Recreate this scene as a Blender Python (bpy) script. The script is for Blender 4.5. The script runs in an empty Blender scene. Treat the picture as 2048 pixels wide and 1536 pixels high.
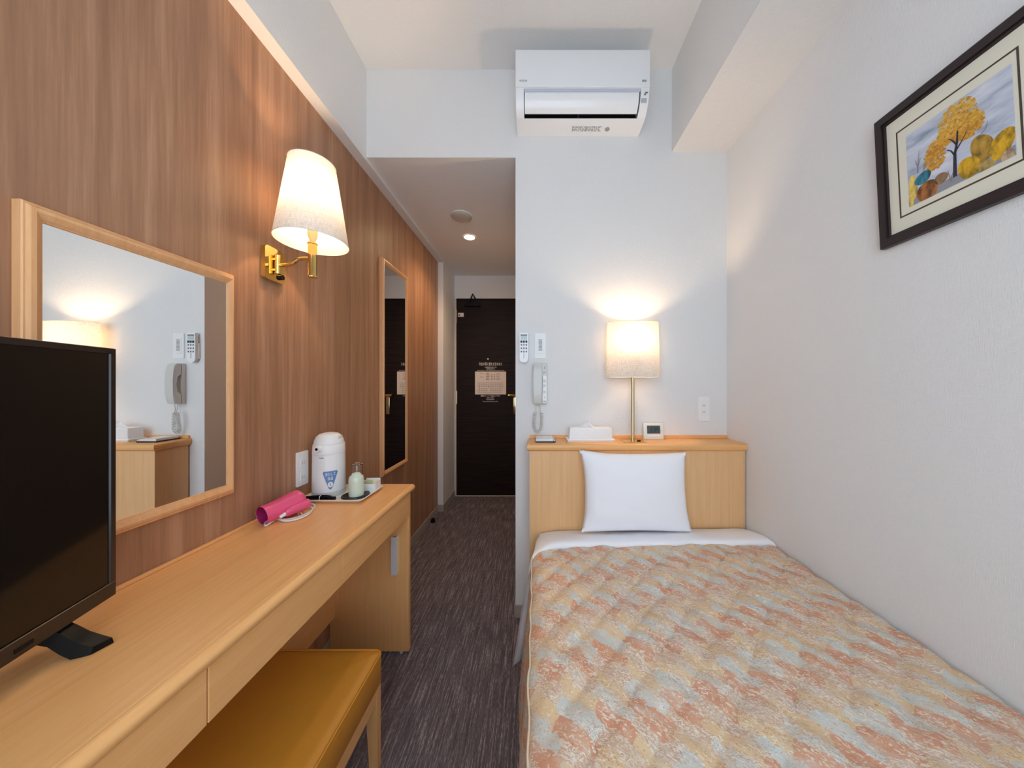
import bpy, bmesh, math, random
from mathutils import Vector, Matrix, noise

# ---------------------------------------------------------------- camera, world, exposure
scene = bpy.context.scene
C = scene.collection
cam_d = bpy.data.cameras.new('camera')
cam = bpy.data.objects.new('camera', cam_d)
C.objects.link(cam)
cam.location = (0, 0, 1.2)
cam.rotation_euler = (math.pi / 2, 0, 0)
cam_d.sensor_fit = 'HORIZONTAL'
cam_d.sensor_width = 36.0
cam_d.lens = 36.0 * 620.0 / 2048.0
cam_d.shift_x = -47.0 / 2048.0
cam_d.shift_y = 1.0 / 2048.0
cam_d.clip_start = 0.02
scene.camera = cam

world = bpy.data.worlds.new('daylight')
scene.world = world
world.use_nodes = True
wb = world.node_tree.nodes['Background']
wb.inputs['Color'].default_value = (0.715, 0.86, 1.0, 1)
wb.inputs['Strength'].default_value = 2.80

# daylight enters through the window in the wall behind the camera; the portal only guides sampling
pd = bpy.data.lights.new('window_portal', 'AREA')
pd.shape = 'RECTANGLE'; pd.size = 1.50; pd.size_y = 1.74
pd.cycles.is_portal = True
portal = bpy.data.objects.new('window_portal', pd)
portal.location = (-0.11, -0.32, 1.47)
portal.rotation_euler = (math.pi / 2, 0, math.pi)
C.objects.link(portal)

scene.view_settings.view_transform = 'Standard'
scene.view_settings.look = 'None'
scene.view_settings.gamma = 1.0
scene.view_settings.use_curve_mapping = False
scene.view_settings.exposure = 0.31
scene.cycles.use_denoising = True
scene.cycles.sample_clamp_indirect = 6.0
scene.cycles.max_bounces = 11
scene.cycles.diffuse_bounces = 6
scene.cycles.adaptive_threshold = 0.02
scene.cycles.caustics_reflective = False
scene.cycles.caustics_refractive = False

BULB_WALL, BULB_TABLE, BULB_HALL = 430.0, 410.0, 22.0
R = random.Random(7)
PI = math.pi

# ---------------------------------------------------------------- materials
def srgb(r, g, b):
    def f(c):
        c /= 255.0
        return c / 12.92 if c <= 0.04045 else ((c + 0.055) / 1.055) ** 2.4
    return (f(r), f(g), f(b), 1.0)

def mat(name, col, rough=0.5, metal=0.0, spec=0.5, coat=0.0):
    m = bpy.data.materials.new(name); m.use_nodes = True
    b = m.node_tree.nodes['Principled BSDF']
    b.inputs['Base Color'].default_value = col
    b.inputs['Roughness'].default_value = rough
    b.inputs['Metallic'].default_value = metal
    b.inputs['Specular IOR Level'].default_value = spec
    b.inputs['Coat Weight'].default_value = coat
    return m

class NT:
    def __init__(s, m): s.t = m.node_tree; s.b = s.t.nodes['Principled BSDF']
    def n(s, typ, **kw):
        nd = s.t.nodes.new(typ)
        for k, v in kw.items():
            if k.startswith('in_'): nd.inputs[k[3:].replace('_', ' ')].default_value = v
            else: setattr(nd, k, v)
        return nd
    def l(s, a, b): s.t.links.new(a, b)
    def math(s, op, a, b=None, c=None):
        nd = s.t.nodes.new('ShaderNodeMath'); nd.operation = op
        for i, v in enumerate((a, b, c)):
            if v is None: continue
            if isinstance(v, (int, float)): nd.inputs[i].default_value = v
            else: s.l(v, nd.inputs[i])
        return nd.outputs[0]
    def mix(s, f, a, b):
        nd = s.t.nodes.new('ShaderNodeMix'); nd.data_type = 'RGBA'
        for i, v in ((0, f), (6, a), (7, b)):
            if isinstance(v, (int, float)): nd.inputs[i].default_value = v
            elif isinstance(v, tuple): nd.inputs[i].default_value = v
            else: s.l(v, nd.inputs[i])
        return nd.outputs[2]
    def coords(s, scale, kind='Object', rot=(0, 0, 0)):
        tc = s.n('ShaderNodeTexCoord'); mp = s.n('ShaderNodeMapping')
        mp.inputs['Scale'].default_value = scale; mp.inputs['Rotation'].default_value = rot
        s.l(tc.outputs[kind], mp.inputs['Vector']); return mp.outputs[0]
    def noise(s, vec, scale, detail=4, rough=0.6, dist=0.0):
        nd = s.n('ShaderNodeTexNoise'); nd.inputs['Scale'].default_value = scale
        nd.inputs['Detail'].default_value = detail; nd.inputs['Roughness'].default_value = rough
        nd.inputs['Distortion'].default_value = dist
        if vec is not None: s.l(vec, nd.inputs['Vector'])
        return nd.outputs['Fac']
    def ramp(s, fac, stops):
        nd = s.n('ShaderNodeValToRGB'); e = nd.color_ramp.elements
        e[0].position, e[0].color = stops[0]; e[1].position, e[1].color = stops[-1]
        for p, c in stops[1:-1]:
            x = e.new(p); x.color = c
        s.l(fac, nd.inputs['Fac']); return nd.outputs['Color']
    def bump(s, h, strength, dist):
        nd = s.n('ShaderNodeBump'); nd.inputs['Strength'].default_value = strength
        nd.inputs['Distance'].default_value = dist
        s.l(h, nd.inputs['Height']); s.l(nd.outputs[0], s.b.inputs['Normal'])

def grain(name, stops, scale, rough=0.45, coarse=3.0, fine=18.0, spec=0.4, bump=0.03):
    """wood: noise stretched along the grain"""
    m = mat(name, (1, 1, 1, 1), rough, spec=spec); t = NT(m)
    v = t.coords(scale)
    a = t.noise(v, coarse, 3, 0.55, 0.4); b = t.noise(v, fine, 5, 0.7)
    f = t.math('ADD', t.math('MULTIPLY', a, 0.6), t.math('MULTIPLY', b, 0.4))
    t.l(t.ramp(f, stops), t.b.inputs['Base Color'])
    t.bump(b, bump, 0.002)
    return m

M = {}
M['wood_wall'] = grain('brown_wood_panel', [(0.32, srgb(142, 102, 75)), (0.5, srgb(167, 123, 93)), (0.68, srgb(190, 149, 117))],
                       (14, 14, 0.45), 0.42, 1.6, 9.0)
BE = [(0.28, srgb(228, 166, 103)), (0.5, srgb(236, 178, 115)), (0.75, srgb(242, 189, 129))]
M['beech_y'] = grain('beech_along_y', BE, (30, 1.1, 30), 0.32)
M['beech_z'] = grain('beech_along_z', BE, (30, 30, 1.1), 0.40)
M['beech_x'] = grain('beech_along_x', BE, (1.1, 30, 30), 0.34)
M['beech_head'] = grain('beech_pale', [(0.28, srgb(222, 174, 122)), (0.5, srgb(230, 184, 133)), (0.75, srgb(237, 194, 145))], (30, 30, 1.1), 0.40)
M['frame_z'] = grain('frame_beech', [(0.3, srgb(214, 156, 104)), (0.7, srgb(231, 178, 128))], (25, 25, 1.5), 0.35)

def wallpaper(name, col, sc=(1, 1, 1)):
    m = mat(name, col, 0.85, spec=0.15); t = NT(m)
    v = t.coords((1, 1, 1))
    a = t.noise(t.coords((420, 420, 60)), 1.0, 2, 0.5); b = t.noise(t.coords((60, 60, 500)), 1.0, 2, 0.5)
    h = t.math('ADD', a, b)
    f = t.math('MULTIPLY', h, 0.5)
    lo = tuple(c * 0.94 for c in col[:3]) + (1,)
    t.l(t.mix(f, lo, col), t.b.inputs['Base Color'])
    t.bump(h, 0.35, 0.002)
    return m
M['wall'] = wallpaper('white_wallpaper', (0.80, 0.795, 0.79, 1))
M['ceil'] = wallpaper('ceiling_paper', (0.80, 0.79, 0.775, 1))

def carpet():
    m = mat('charcoal_carpet', (0.03, 0.03, 0.03, 1), 0.95, spec=0.1); t = NT(m)
    a = t.noise(t.coords((150, 7, 1)), 1.0, 3, 0.6); b = t.noise(t.coords((420, 60, 1)), 1.0, 3, 0.7)
    f = t.math('ADD', t.math('MULTIPLY', a, 0.55), t.math('MULTIPLY', b, 0.45))
    t.l(t.ramp(f, [(0.34, srgb(76, 69, 72)), (0.52, srgb(113, 104, 108)), (0.66, srgb(182, 172, 176))]), t.b.inputs['Base Color'])
    t.bump(b, 0.8, 0.004)
    return m
M['carpet'] = carpet()
M['vinyl'] = mat('grey_vinyl', srgb(168, 158, 150), 0.6)
M['trim_edge'] = mat('cream_trim', srgb(205, 196, 186), 0.5)
M['white'] = mat('white_plastic', srgb(236, 236, 236), 0.35)
M['white_warm'] = mat('ivory_plastic', srgb(232, 230, 222), 0.4)
M['acwhite'] = mat('appliance_white', srgb(238, 240, 242), 0.28, coat=0.2)
M['phone'] = mat('phone_grey', srgb(208, 207, 202), 0.3)
M['grey'] = mat('grey_print', srgb(120, 122, 124), 0.6)
M['pale_print'] = mat('pale_print', srgb(158, 156, 154), 0.6)
M['dark'] = mat('dark_print', srgb(52, 54, 58), 0.6)
M['black'] = mat('black_plastic', srgb(10, 10, 11), 0.40, spec=0.2)
M['duct'] = mat('duct_black', srgb(10, 12, 16), 0.7)
M['tvframe'] = mat('tv_bezel', srgb(34, 24, 22), 0.25)
M['screen'] = mat('tv_screen', srgb(12, 8, 7), 0.10, spec=0.35)
M['brass'] = mat('polished_brass', (0.83, 0.58, 0.20, 1), 0.10, 1.0)
M['brass_soft'] = mat('aged_brass', (0.66, 0.52, 0.30, 1), 0.18, 1.0)
M['chrome'] = mat('satin_aluminium', (0.74, 0.77, 0.80, 1), 0.35, 0.25)
M['mirror'] = mat('mirror_glass', (0.93, 0.94, 0.93, 1), 0.0, 1.0)
M['cotton'] = mat('white_cotton', srgb(246, 246, 250), 0.85, spec=0.2)
M['pink'] = mat('pink_plastic', srgb(232, 84, 130), 0.28, coat=0.3)
M['pinkdark'] = mat('magenta_inside', srgb(150, 20, 84), 0.5)
M['black_tray'] = mat('black_lacquer', srgb(24, 20, 20), 0.3)
M['celadon'] = mat('celadon_glaze', srgb(208, 222, 204), 0.2, coat=0.5)
M['paper'] = mat('paper', srgb(238, 226, 218), 0.8)
M['blue_sticker'] = mat('blue_sticker', srgb(98, 138, 190), 0.5)
M['lcd'] = mat('lcd_grey', srgb(72, 84, 84), 0.25)
M['lcd_light'] = mat('lcd_pale', srgb(190, 204, 204), 0.3)
M['lcd_seg'] = mat('lcd_segments', srgb(28, 34, 36), 0.4)
M['framewood'] = mat('dark_frame', srgb(38, 25, 26), 0.35)
M['mat_board'] = mat('cream_mount', srgb(226, 222, 204), 0.8)
M['mat_line'] = mat('brown_bevel', srgb(74, 62, 54), 0.7)
M['bulbsocket'] = mat('cream_socket', srgb(236, 214, 160), 0.4)
M['piping'] = mat('cream_piping', srgb(222, 206, 180), 0.8)
M['navy'] = mat('navy_binding', srgb(40, 44, 70), 0.8)
M['green_pack'] = mat('green_sachet', srgb(186, 192, 150), 0.6)
M['cream_pack'] = mat('cream_sachet', srgb(232, 222, 190), 0.6)
M['sheet_light'] = mat('printed_white', srgb(245, 240, 232), 0.7)

def door_mat():
    m = mat('dark_wood_door', (0.02, 0.013, 0.012, 1), 0.5, spec=0.15); t = NT(m)
    f = t.noise(t.coords((3, 3, 60)), 1.0, 4, 0.6)
    t.l(t.ramp(f, [(0.3, srgb(24, 15, 14)), (0.7, srgb(42, 30, 29))]), t.b.inputs['Base Color'])
    return m
M['door'] = door_mat()

def leather():
    m = mat('mustard_vinyl', srgb(196, 132, 42), 0.42, spec=0.45); t = NT(m)
    t.bump(t.noise(t.coords((260, 260, 260)), 1.0, 2, 0.5), 0.12, 0.002)
    return m
M['leather'] = leather()

def shade_mat(name, col):
    m = bpy.data.materials.new(name); m.use_nodes = True
    t = NT(m); nt = m.node_tree
    out = nt.nodes['Material Output']; nt.nodes.remove(t.b)
    tc = t.n('ShaderNodeTexCoord')
    def nz(sc, s):
        mp = t.n('ShaderNodeMapping'); mp.inputs['Scale'].default_value = sc
        t.l(tc.outputs['UV'], mp.inputs['Vector']); return t.noise(mp.outputs[0], s, 3, 0.6)
    a = nz((14, 140, 1), 1.0); b = nz((170, 10, 1), 1.0)
    f = t.math('MULTIPLY', t.math('ADD', a, b), 0.5)
    c = t.ramp(f, [(0.36, tuple(x * 0.74 for x in col[:3]) + (1,)), (0.56, col)])
    d = t.n('ShaderNodeBsdfDiffuse'); tr = t.n('ShaderNodeBsdfTranslucent'); mx = t.n('ShaderNodeMixShader')
    t.l(c, d.inputs['Color']); t.l(c, tr.inputs['Color']); mx.inputs[0].default_value = 0.125
    t.l(d.outputs[0], mx.inputs[1]); t.l(tr.outputs[0], mx.inputs[2]); t.l(mx.outputs[0], out.inputs['Surface'])
    return m
M['shade'] = shade_mat('linen_shade', (0.77, 0.71, 0.64, 1))

def emit(name, col, s):
    m = bpy.data.materials.new(name); m.use_nodes = True
    nt = m.node_tree; nt.nodes.remove(nt.nodes['Principled BSDF'])
    e = nt.nodes.new('ShaderNodeEmission'); e.inputs['Color'].default_value = col; e.inputs['Strength'].default_value = s
    nt.links.new(e.outputs[0], nt.nodes['Material Output'].inputs['Surface']); return m
WARM = (1.0, 0.70, 0.42, 1)
M['bulb_wall'] = emit('lit_bulb_wall', WARM, BULB_WALL)
M['bulb_table'] = emit('lit_bulb_table', WARM, BULB_TABLE)
M['downlight'] = emit('lit_downlight', (1.0, 0.70, 0.36, 1), 60.0)

def glass():
    m = mat('clear_glass', (1, 1, 1, 1), 0.02); b = m.node_tree.nodes['Principled BSDF']
    b.inputs['Transmission Weight'].default_value = 1.0; b.inputs['IOR'].default_value = 1.45
    return m
M['glass'] = glass()

def quilt():
    m = mat('brocade_quilt', (1, 1, 1, 1), 0.5, spec=0.4); t = NT(m)
    tc = t.n('ShaderNodeTexCoord'); sp = t.n('ShaderNodeSeparateXYZ')
    wob = t.n('ShaderNodeTexNoise'); wob.inputs['Scale'].default_value = 17; wob.inputs['Detail'].default_value = 3
    t.l(tc.outputs['UV'], wob.inputs['Vector'])
    va = t.n('ShaderNodeVectorMath', operation='MULTIPLY_ADD')
    t.l(wob.outputs['Color'], va.inputs[0]); va.inputs[1].default_value = (0.060, 0.060, 0); t.l(tc.outputs['UV'], va.inputs[2])
    t.l(va.outputs[0], sp.inputs[0])
    x, y = sp.outputs[0], sp.outputs[1]
    a = t.math('ADD', x, t.math('MULTIPLY', y, 0.95)); b = t.math('SUBTRACT', x, y)
    ia = t.math('FLOOR', t.math('DIVIDE', a, 0.045))
    jb = t.math('FLOOR', t.math('ADD', t.math('DIVIDE', b, 0.125), t.math('MULTIPLY', ia, 0.27)))
    k = t.math('ADD', ia, t.math('MULTIPLY', jb, 2.0))
    k = t.math('SUBTRACT', k, t.math('MULTIPLY', t.math('FLOOR', t.math('DIVIDE', k, 4.0)), 4.0))   # 0..3
    peach, blue, gold, mixc = srgb(212, 152, 122), srgb(202, 207, 202), srgb(222, 194, 154), srgb(214, 200, 182)
    def near(v): return t.math('COMPARE', k, v, 0.4)
    col = t.mix(near(0.0), mixc, peach); col = t.mix(near(1.0), col, blue); col = t.mix(near(2.0), col, gold)
    uvn = t.coords((1, 1, 1), 'UV', (0, 0, 0.6))
    st = t.n('ShaderNodeMapping'); st.inputs['Scale'].default_value = (1.0, 2.0, 1); t.l(uvn, st.inputs['Vector'])
    sp1 = t.noise(st.outputs[0], 75, 4, 0.6, 1.4)
    big = t.noise(uvn, 9, 2, 0.5)
    sp2 = t.noise(st.outputs[0], 105, 3, 0.6, 1.8)
    # flecks of the other threads, denser in some patches than in others
    thr = t.math('SUBTRACT', 0.675, t.math('MULTIPLY', big, 0.22))
    thr = t.math('SUBTRACT', thr, t.math('MULTIPLY', near(3.0), 0.08))
    f1 = t.math('GREATER_THAN', sp1, thr)
    f2 = t.math('GREATER_THAN', sp2, t.math('ADD', thr, 0.015))
    col = t.mix(t.math('MULTIPLY', f1, 0.88), col, srgb(234, 226, 210)); col = t.mix(t.math('MULTIPLY', f2, 0.7), col, srgb(190, 134, 100))
    hue = t.noise(uvn, 26, 4, 0.65); hu2 = t.noise(st.outputs[0], 14, 4, 0.7)
    col = t.mix(t.math('MINIMUM', t.math('MULTIPLY', t.math('MAXIMUM', t.math('SUBTRACT', hue, 0.42), 0.0), 2.0), 0.45), col, srgb(214, 182, 150))
    col = t.mix(t.math('MINIMUM', t.math('MULTIPLY', t.math('MAXIMUM', t.math('SUBTRACT', hu2, 0.50), 0.0), 2.2), 0.5), col, srgb(206, 208, 200))
    t.l(col, t.b.inputs['Base Color'])
    t.l(t.math('SUBTRACT', 0.62, t.math('MULTIPLY', f1, 0.25)), t.b.inputs['Roughness'])
    t.bump(t.noise(t.coords((900, 900, 1), 'UV'), 1.0, 1), 0.15, 0.001)
    return m
M['quilt'] = quilt()

def sky_print():
    m = mat('printed_sky', (1, 1, 1, 1), 0.45); t = NT(m)
    a = t.noise(t.coords((1, 5, 16), 'Object', (0.6, 0, 0)), 2.2, 4, 0.6)
    t.l(t.ramp(a, [(0.26, srgb(132, 150, 172)), (0.46, srgb(190, 198, 214)), (0.66, srgb(218, 218, 230))]), t.b.inputs['Base Color'])
    return m
M['skyprint'] = sky_print()
for nm, c in (('gold1', (214, 160, 50)), ('gold2', (190, 128, 40)), ('gold3', (226, 184, 84)), ('trunk', (44, 42, 56)),
              ('stone_gold', (206, 160, 30)), ('stone_olive', (170, 132, 50)), ('stone_yellow', (210, 182, 90)), ('teal', (48, 128, 150)),
              ('orange', (168, 104, 50)), ('stone_brown', (140, 110, 80)), ('water', (146, 148, 156)), ('stone_pale', (214, 184, 150)),
              ('twig', (150, 130, 130)), ('reflection', (176, 150, 84))):
    M['p_' + nm] = mat('print_' + nm, srgb(*c), 0.5)
    if 'stone' in nm or nm in ('orange', 'teal', 'reflection'):      # printed marbling of the stones
        t_ = NT(M['p_' + nm])
        f_ = t_.noise(t_.coords((1, 55, 30)), 1.0, 3, 0.6)
        t_.l(t_.ramp(f_, [(0.34, srgb(*[int(v * 0.55) for v in c])), (0.52, srgb(*c)), (0.72, srgb(*[min(255, int(v * 1.2)) for v in c]))]), t_.b.inputs['Base Color'])

# ---------------------------------------------------------------- mesh helpers
def smooth_mesh(me, angle=0.6):
    for p in me.polygons: p.use_smooth = True
    try: me.set_sharp_from_angle(angle=angle)
    except Exception: pass

def obj(name, bm, m, parent=None, smooth=0.6, uv=False):
    """links a bmesh given in the parent's own space as one mesh object"""
    bmesh.ops.recalc_face_normals(bm, faces=bm.faces)
    me = bpy.data.meshes.new(name); bm.to_mesh(me); bm.free()
    for x in (m if isinstance(m, (list, tuple)) else [m]): me.materials.append(x)
    if smooth: smooth_mesh(me, smooth)
    o = bpy.data.objects.new(name, me); C.objects.link(o)
    if parent: o.parent = parent
    return o

def thing(name, label, cat, loc=(0, 0, 0), rot=(0, 0, 0), group=None):
    o = bpy.data.objects.new(name, None); C.objects.link(o)
    o.empty_display_size = 0.05
    o.location = loc; o.rotation_euler = rot
    tag(o, label, cat, group); return o
def tag(o, label, cat, group=None):
    o['label'] = label; o['category'] = cat
    if group: o['group'] = group
    return o
def struct(o, label=None):
    o['kind'] = 'structure'
    if label: o['label'] = label
    return o

def B(): return bmesh.new()
def add_box(bm, x0, x1, y0, y1, z0, z1, bev=0.0, seg=2, mi=0):
    r = bmesh.ops.create_cube(bm, size=1.0)
    vs = r['verts']
    for v in vs:
        v.co = Vector((x0 if v.co.x < 0 else x1, y0 if v.co.y < 0 else y1, z0 if v.co.z < 0 else z1))
    fs = {f for v in vs for f in v.link_faces}
    for f in fs: f.material_index = mi
    if bev > 0:
        es = list({e for v in vs for e in v.link_edges})
        bmesh.ops.bevel(bm, geom=es, offset=bev, segments=seg, affect='EDGES', profile=0.5)
    return bm
def box(*a, **k): return add_box(B(), *a, **k)

def add_prism(bm, pts, a0, a1, axis='x', mi=0):
    """pts: polygon in the two other axes (cyclic order), extruded along axis"""
    def mk(p, a):
        if axis == 'x': return (a, p[0], p[1])
        if axis == 'y': return (p[0], a, p[1])
        return (p[0], p[1], a)
    A = [bm.verts.new(mk(p, a0)) for p in pts]; Z = [bm.verts.new(mk(p, a1)) for p in pts]
    n = len(pts); fs = [bm.faces.new(A), bm.faces.new(Z)]
    for i in range(n): fs.append(bm.faces.new((A[i], A[(i + 1) % n], Z[(i + 1) % n], Z[i])))
    for f in fs: f.material_index = mi
    return bm
def prism(*a, **k): return add_prism(B(), *a, **k)

def add_lathe(bm, prof, cx=0, cy=0, cz=0, n=32, sx=1.0, sy=1.0, cap0=False, cap1=False, uv=None, mi=0):
    """prof: (radius, z) pairs turned about a vertical axis"""
    rings = []
    for r, z in prof:
        rings.append([bm.verts.new((cx + r * sx * math.cos(2 * PI * i / n), cy + r * sy * math.sin(2 * PI * i / n), cz + z)) for i in range(n)])
    for k in range(len(rings) - 1):
        for i in range(n):
            f = bm.faces.new((rings[k][i], rings[k][(i + 1) % n], rings[k + 1][(i + 1) % n], rings[k + 1][i]))
            f.material_index = mi
            if uv is not None:
                for lp, (ii, kk) in zip(f.loops, ((i, k), (i + 1, k), (i + 1, k + 1), (i, k + 1))):
                    lp[uv].uv = (ii / n, kk / max(1, len(rings) - 1))
    if cap0: bm.faces.new(rings[0]).material_index = mi
    if cap1: bm.faces.new(rings[-1]).material_index = mi
    return bm
def lathe(*a, **k): return add_lathe(B(), *a, **k)

def add_tube(bm, pts, r, n=8, closed=False, mi=0, sx=1.0):
    pts = [Vector(p) for p in pts]; m = len(pts); rings = []
    up = None
    for i, p in enumerate(pts):
        if closed: d = pts[(i + 1) % m] - pts[i - 1]
        else: d = pts[min(i + 1, m - 1)] - pts[max(i - 1, 0)]
        d.normalize()
        if up is None:
            up = Vector((0, 0, 1)) if abs(d.z) < 0.9 else Vector((1, 0, 0))
        u = d.cross(up)
        if u.length < 1e-6: u = d.cross(Vector((0.3, 1, 0)))
        u.normalize(); w = u.cross(d).normalized(); up = w
        rr = r[i] if isinstance(r, (list, tuple)) else r
        rings.append([bm.verts.new(p + u * rr * sx * math.cos(2 * PI * k / n) + w * rr * math.sin(2 * PI * k / n)) for k in range(n)])
    for i in range(m if closed else m - 1):
        A, Z = rings[i], rings[(i + 1) % m]
        for k in range(n): bm.faces.new((A[k], A[(k + 1) % n], Z[(k + 1) % n], Z[k])).material_index = mi
    if not closed:
        bm.faces.new(rings[0]).material_index = mi; bm.faces.new(rings[-1]).material_index = mi
    return bm
def tube(*a, **k): return add_tube(B(), *a, **k)

def catmull(pts, k=8):
    pts = [Vector(p) for p in pts]; out = []
    P = [pts[0] * 2 - pts[1]] + pts + [pts[-1] * 2 - pts[-2]]
    for i in range(1, len(P) - 2):
        for j in range(k):
            t = j / k
            out.append(0.5 * ((2 * P[i]) + (P[i + 1] - P[i - 1]) * t + (2 * P[i - 1] - 5 * P[i] + 4 * P[i + 1] - P[i + 2]) * t * t
                              + (3 * P[i] - P[i - 1] - 3 * P[i + 1] + P[i + 2]) * t ** 3))
    out.append(P[-2]); return out

def add_frame(bm, u0, u1, v0, v1, prof, put):
    """mitred frame: prof = (offset in u, offset in v, height) from the outer edge inwards; put maps (u, v, h) to a point"""
    loops = []
    for ou, ov, h in prof:
        loops.append([bm.verts.new(put(u, v, h)) for u, v in ((u0 + ou, v0 + ov), (u1 - ou, v0 + ov), (u1 - ou, v1 - ov), (u0 + ou, v1 - ov))])
    for k in range(len(loops)):
        A, Z = loops[k], loops[(k + 1) % len(loops)]
        for i in range(4): bm.faces.new((A[i], A[(i + 1) % 4], Z[(i + 1) % 4], Z[i]))
    return bm

def text(body, size, parent, m, loc, rot, name='lettering', sx=1.0, align='CENTER', extr=0.0002):
    cu = bpy.data.curves.new('t', 'FONT'); cu.body = body; cu.size = size; cu.extrude = extr
    cu.align_x = align; cu.align_y = 'CENTER'; cu.resolution_u = 2
    to = bpy.data.objects.new('t', cu); C.objects.link(to)
    dg = bpy.context.evaluated_depsgraph_get()
    me = bpy.data.meshes.new_from_object(to.evaluated_get(dg))
    bpy.data.objects.remove(to); bpy.data.curves.remove(cu)
    me.name = name; me.materials.clear(); me.materials.append(m)
    o = bpy.data.objects.new(name, me); C.objects.link(o)
    o.parent = parent; o.location = loc; o.rotation_euler = rot; o.scale = (sx, 1, 1)
    return o

def rounded_rect(u0, u1, v0, v1, r, n=5):
    pts = []
    for cx, cy, a0 in ((u1 - r, v1 - r, 0), (u0 + r, v1 - r, PI / 2), (u0 + r, v0 + r, PI), (u1 - r, v0 + r, 1.5 * PI)):
        for i in range(n + 1):
            a = a0 + PI / 2 * i / n
            pts.append((cx + r * math.cos(a), cy + r * math.sin(a)))
    return pts

FRONT = (PI / 2, 0, 0)          # lettering that faces the camera end of the room

# ---------------------------------------------------------------- the room
YB = -0.27                       # wall with the window, behind the camera
YH = 1.598                       # wall at the bed head
YE = 3.337                       # wall with the entrance door
XL, XU, XR, XC = -0.922, -0.871, 0.986, -0.103
ZC, ZH, ZW = 2.824, 2.37, 2.352

struct(obj('floor', box(-1.05, 1.1, YB - 0.1, YE + 0.12, -0.1, 0), M['carpet'], smooth=0), 'charcoal carpet with fine light streaks running along the room')
struct(obj('ceiling', box(-1.05, 1.1, YB - 0.1, YH, ZC, ZC + 0.1), M['ceil'], smooth=0), 'white papered ceiling')
struct(obj('wall_left', box(-1.06, XL, YB, 2.926, 0, ZW), M['wood_wall'], smooth=0), 'brown wood grain panelled wall')
struct(obj('wall_left_upper', box(-1.06, XU, YB, 2.926, ZW, ZC), M['wall'], smooth=0), 'white wall strip standing proud above the wood panelling')
struct(obj('wall_hall_left', box(-1.06, XU, 2.926, YE + 0.1, 0, ZC), M['wall'], smooth=0), 'white wall return beside the entrance door')
struct(obj('wall_head', box(XC, 1.1, YH, YH + 0.12, 0, ZC), M['wall'], smooth=0), 'white papered wall behind the bed head')
struct(obj('wall_bulkhead', box(XU, XC, YH, YE + 0.1, ZH, ZC), M['wall'], smooth=0), 'white bulkhead over the entrance passage')
struct(obj('wall_hall_right', box(XC, XC + 0.12, YH + 0.12, YE + 0.1, 0, ZC), M['wall'], smooth=0), 'white passage wall')
struct(obj('wall_right', box(XR, 1.1, YB, YH, 0, ZC), M['wall'], smooth=0), 'white papered wall beside the bed')
struct(obj('trim_1', box(0.7026, XR, YB, YH, 2.398, ZC), M['ceil'], smooth=0), 'boxed ceiling beam above the bed')
bm = B()
add_box(bm, XU, -0.855, YE, YE + 0.1, 0, ZH); add_box(bm, -0.125, XC, YE, YE + 0.1, 0, ZH)
add_box(bm, -0.855, -0.125, YE, YE + 0.1, 2.12, ZH); add_box(bm, -0.855, -0.125, YE + 0.06, YE + 0.1, 0, 2.12)
struct(obj('wall_door', bm, M['wall'], smooth=0), 'white wall around the entrance door')
bm = B()
WX0, WX1, WZ0, WZ1 = -0.86, 0.64, 0.60, 2.34
add_box(bm, -1.06, WX0, YB - 0.1, YB, 0, ZC); add_box(bm, WX1, 1.1, YB - 0.1, YB, 0, ZC)
add_box(bm, WX0, WX1, YB - 0.1, YB, 0, WZ0); add_box(bm, WX0, WX1, YB - 0.1, YB, WZ1, ZC)
struct(obj('wall_back', bm, M['wall'], smooth=0), 'white wall with the window')
w1 = thing('window_1', '', '', (-0.11, YB - 0.06, WZ0)); del w1['category']; struct(w1, 'white framed window')
bm = B(); add_frame(bm, -0.75, 0.75, 0, 1.74, ((0, 0, 0), (0, 0, 0.04), (0.035, 0.035, 0.04), (0.035, 0.035, 0)), lambda u, v, h: (u, h - 0.02, v))
obj('window_frame', bm, M['white'], w1, 0)
obj('mullion', box(-0.015, 0.015, -0.015, 0.015, 0.035, 1.705), M['white'], w1, 0)

# baseboards: grey vinyl, thin pale top edge
def baseboard(name, x0, x1, y0, y1, lab):
    o = struct(obj(name, box(x0, x1, y0, y1, 0.0, 0.066, 0.0015, 1), M['vinyl'], smooth=0), lab)
    return o
baseboard('baseboard_left', XL, XL + 0.006, YB, 2.926, 'grey vinyl baseboard under the wood panelling')
baseboard('baseboard_return', XL, XU + 0.006, 2.920, 2.926, 'grey vinyl baseboard on the end of the white wall return')
baseboard('baseboard_hall', XU, XU + 0.006, 2.926, YE - 0.01, 'grey vinyl baseboard beside the door')
baseboard('baseboard_head', XC, XR - 0.006, YH - 0.006, YH, 'pale baseboard behind the bed head')
baseboard('baseboard_hall_right', XC - 0.006, XC, YH, YE, 'grey vinyl baseboard along the passage')
baseboard('baseboard_right', XR - 0.006, XR, YB, YH, 'pale baseboard beside the bed')

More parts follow.
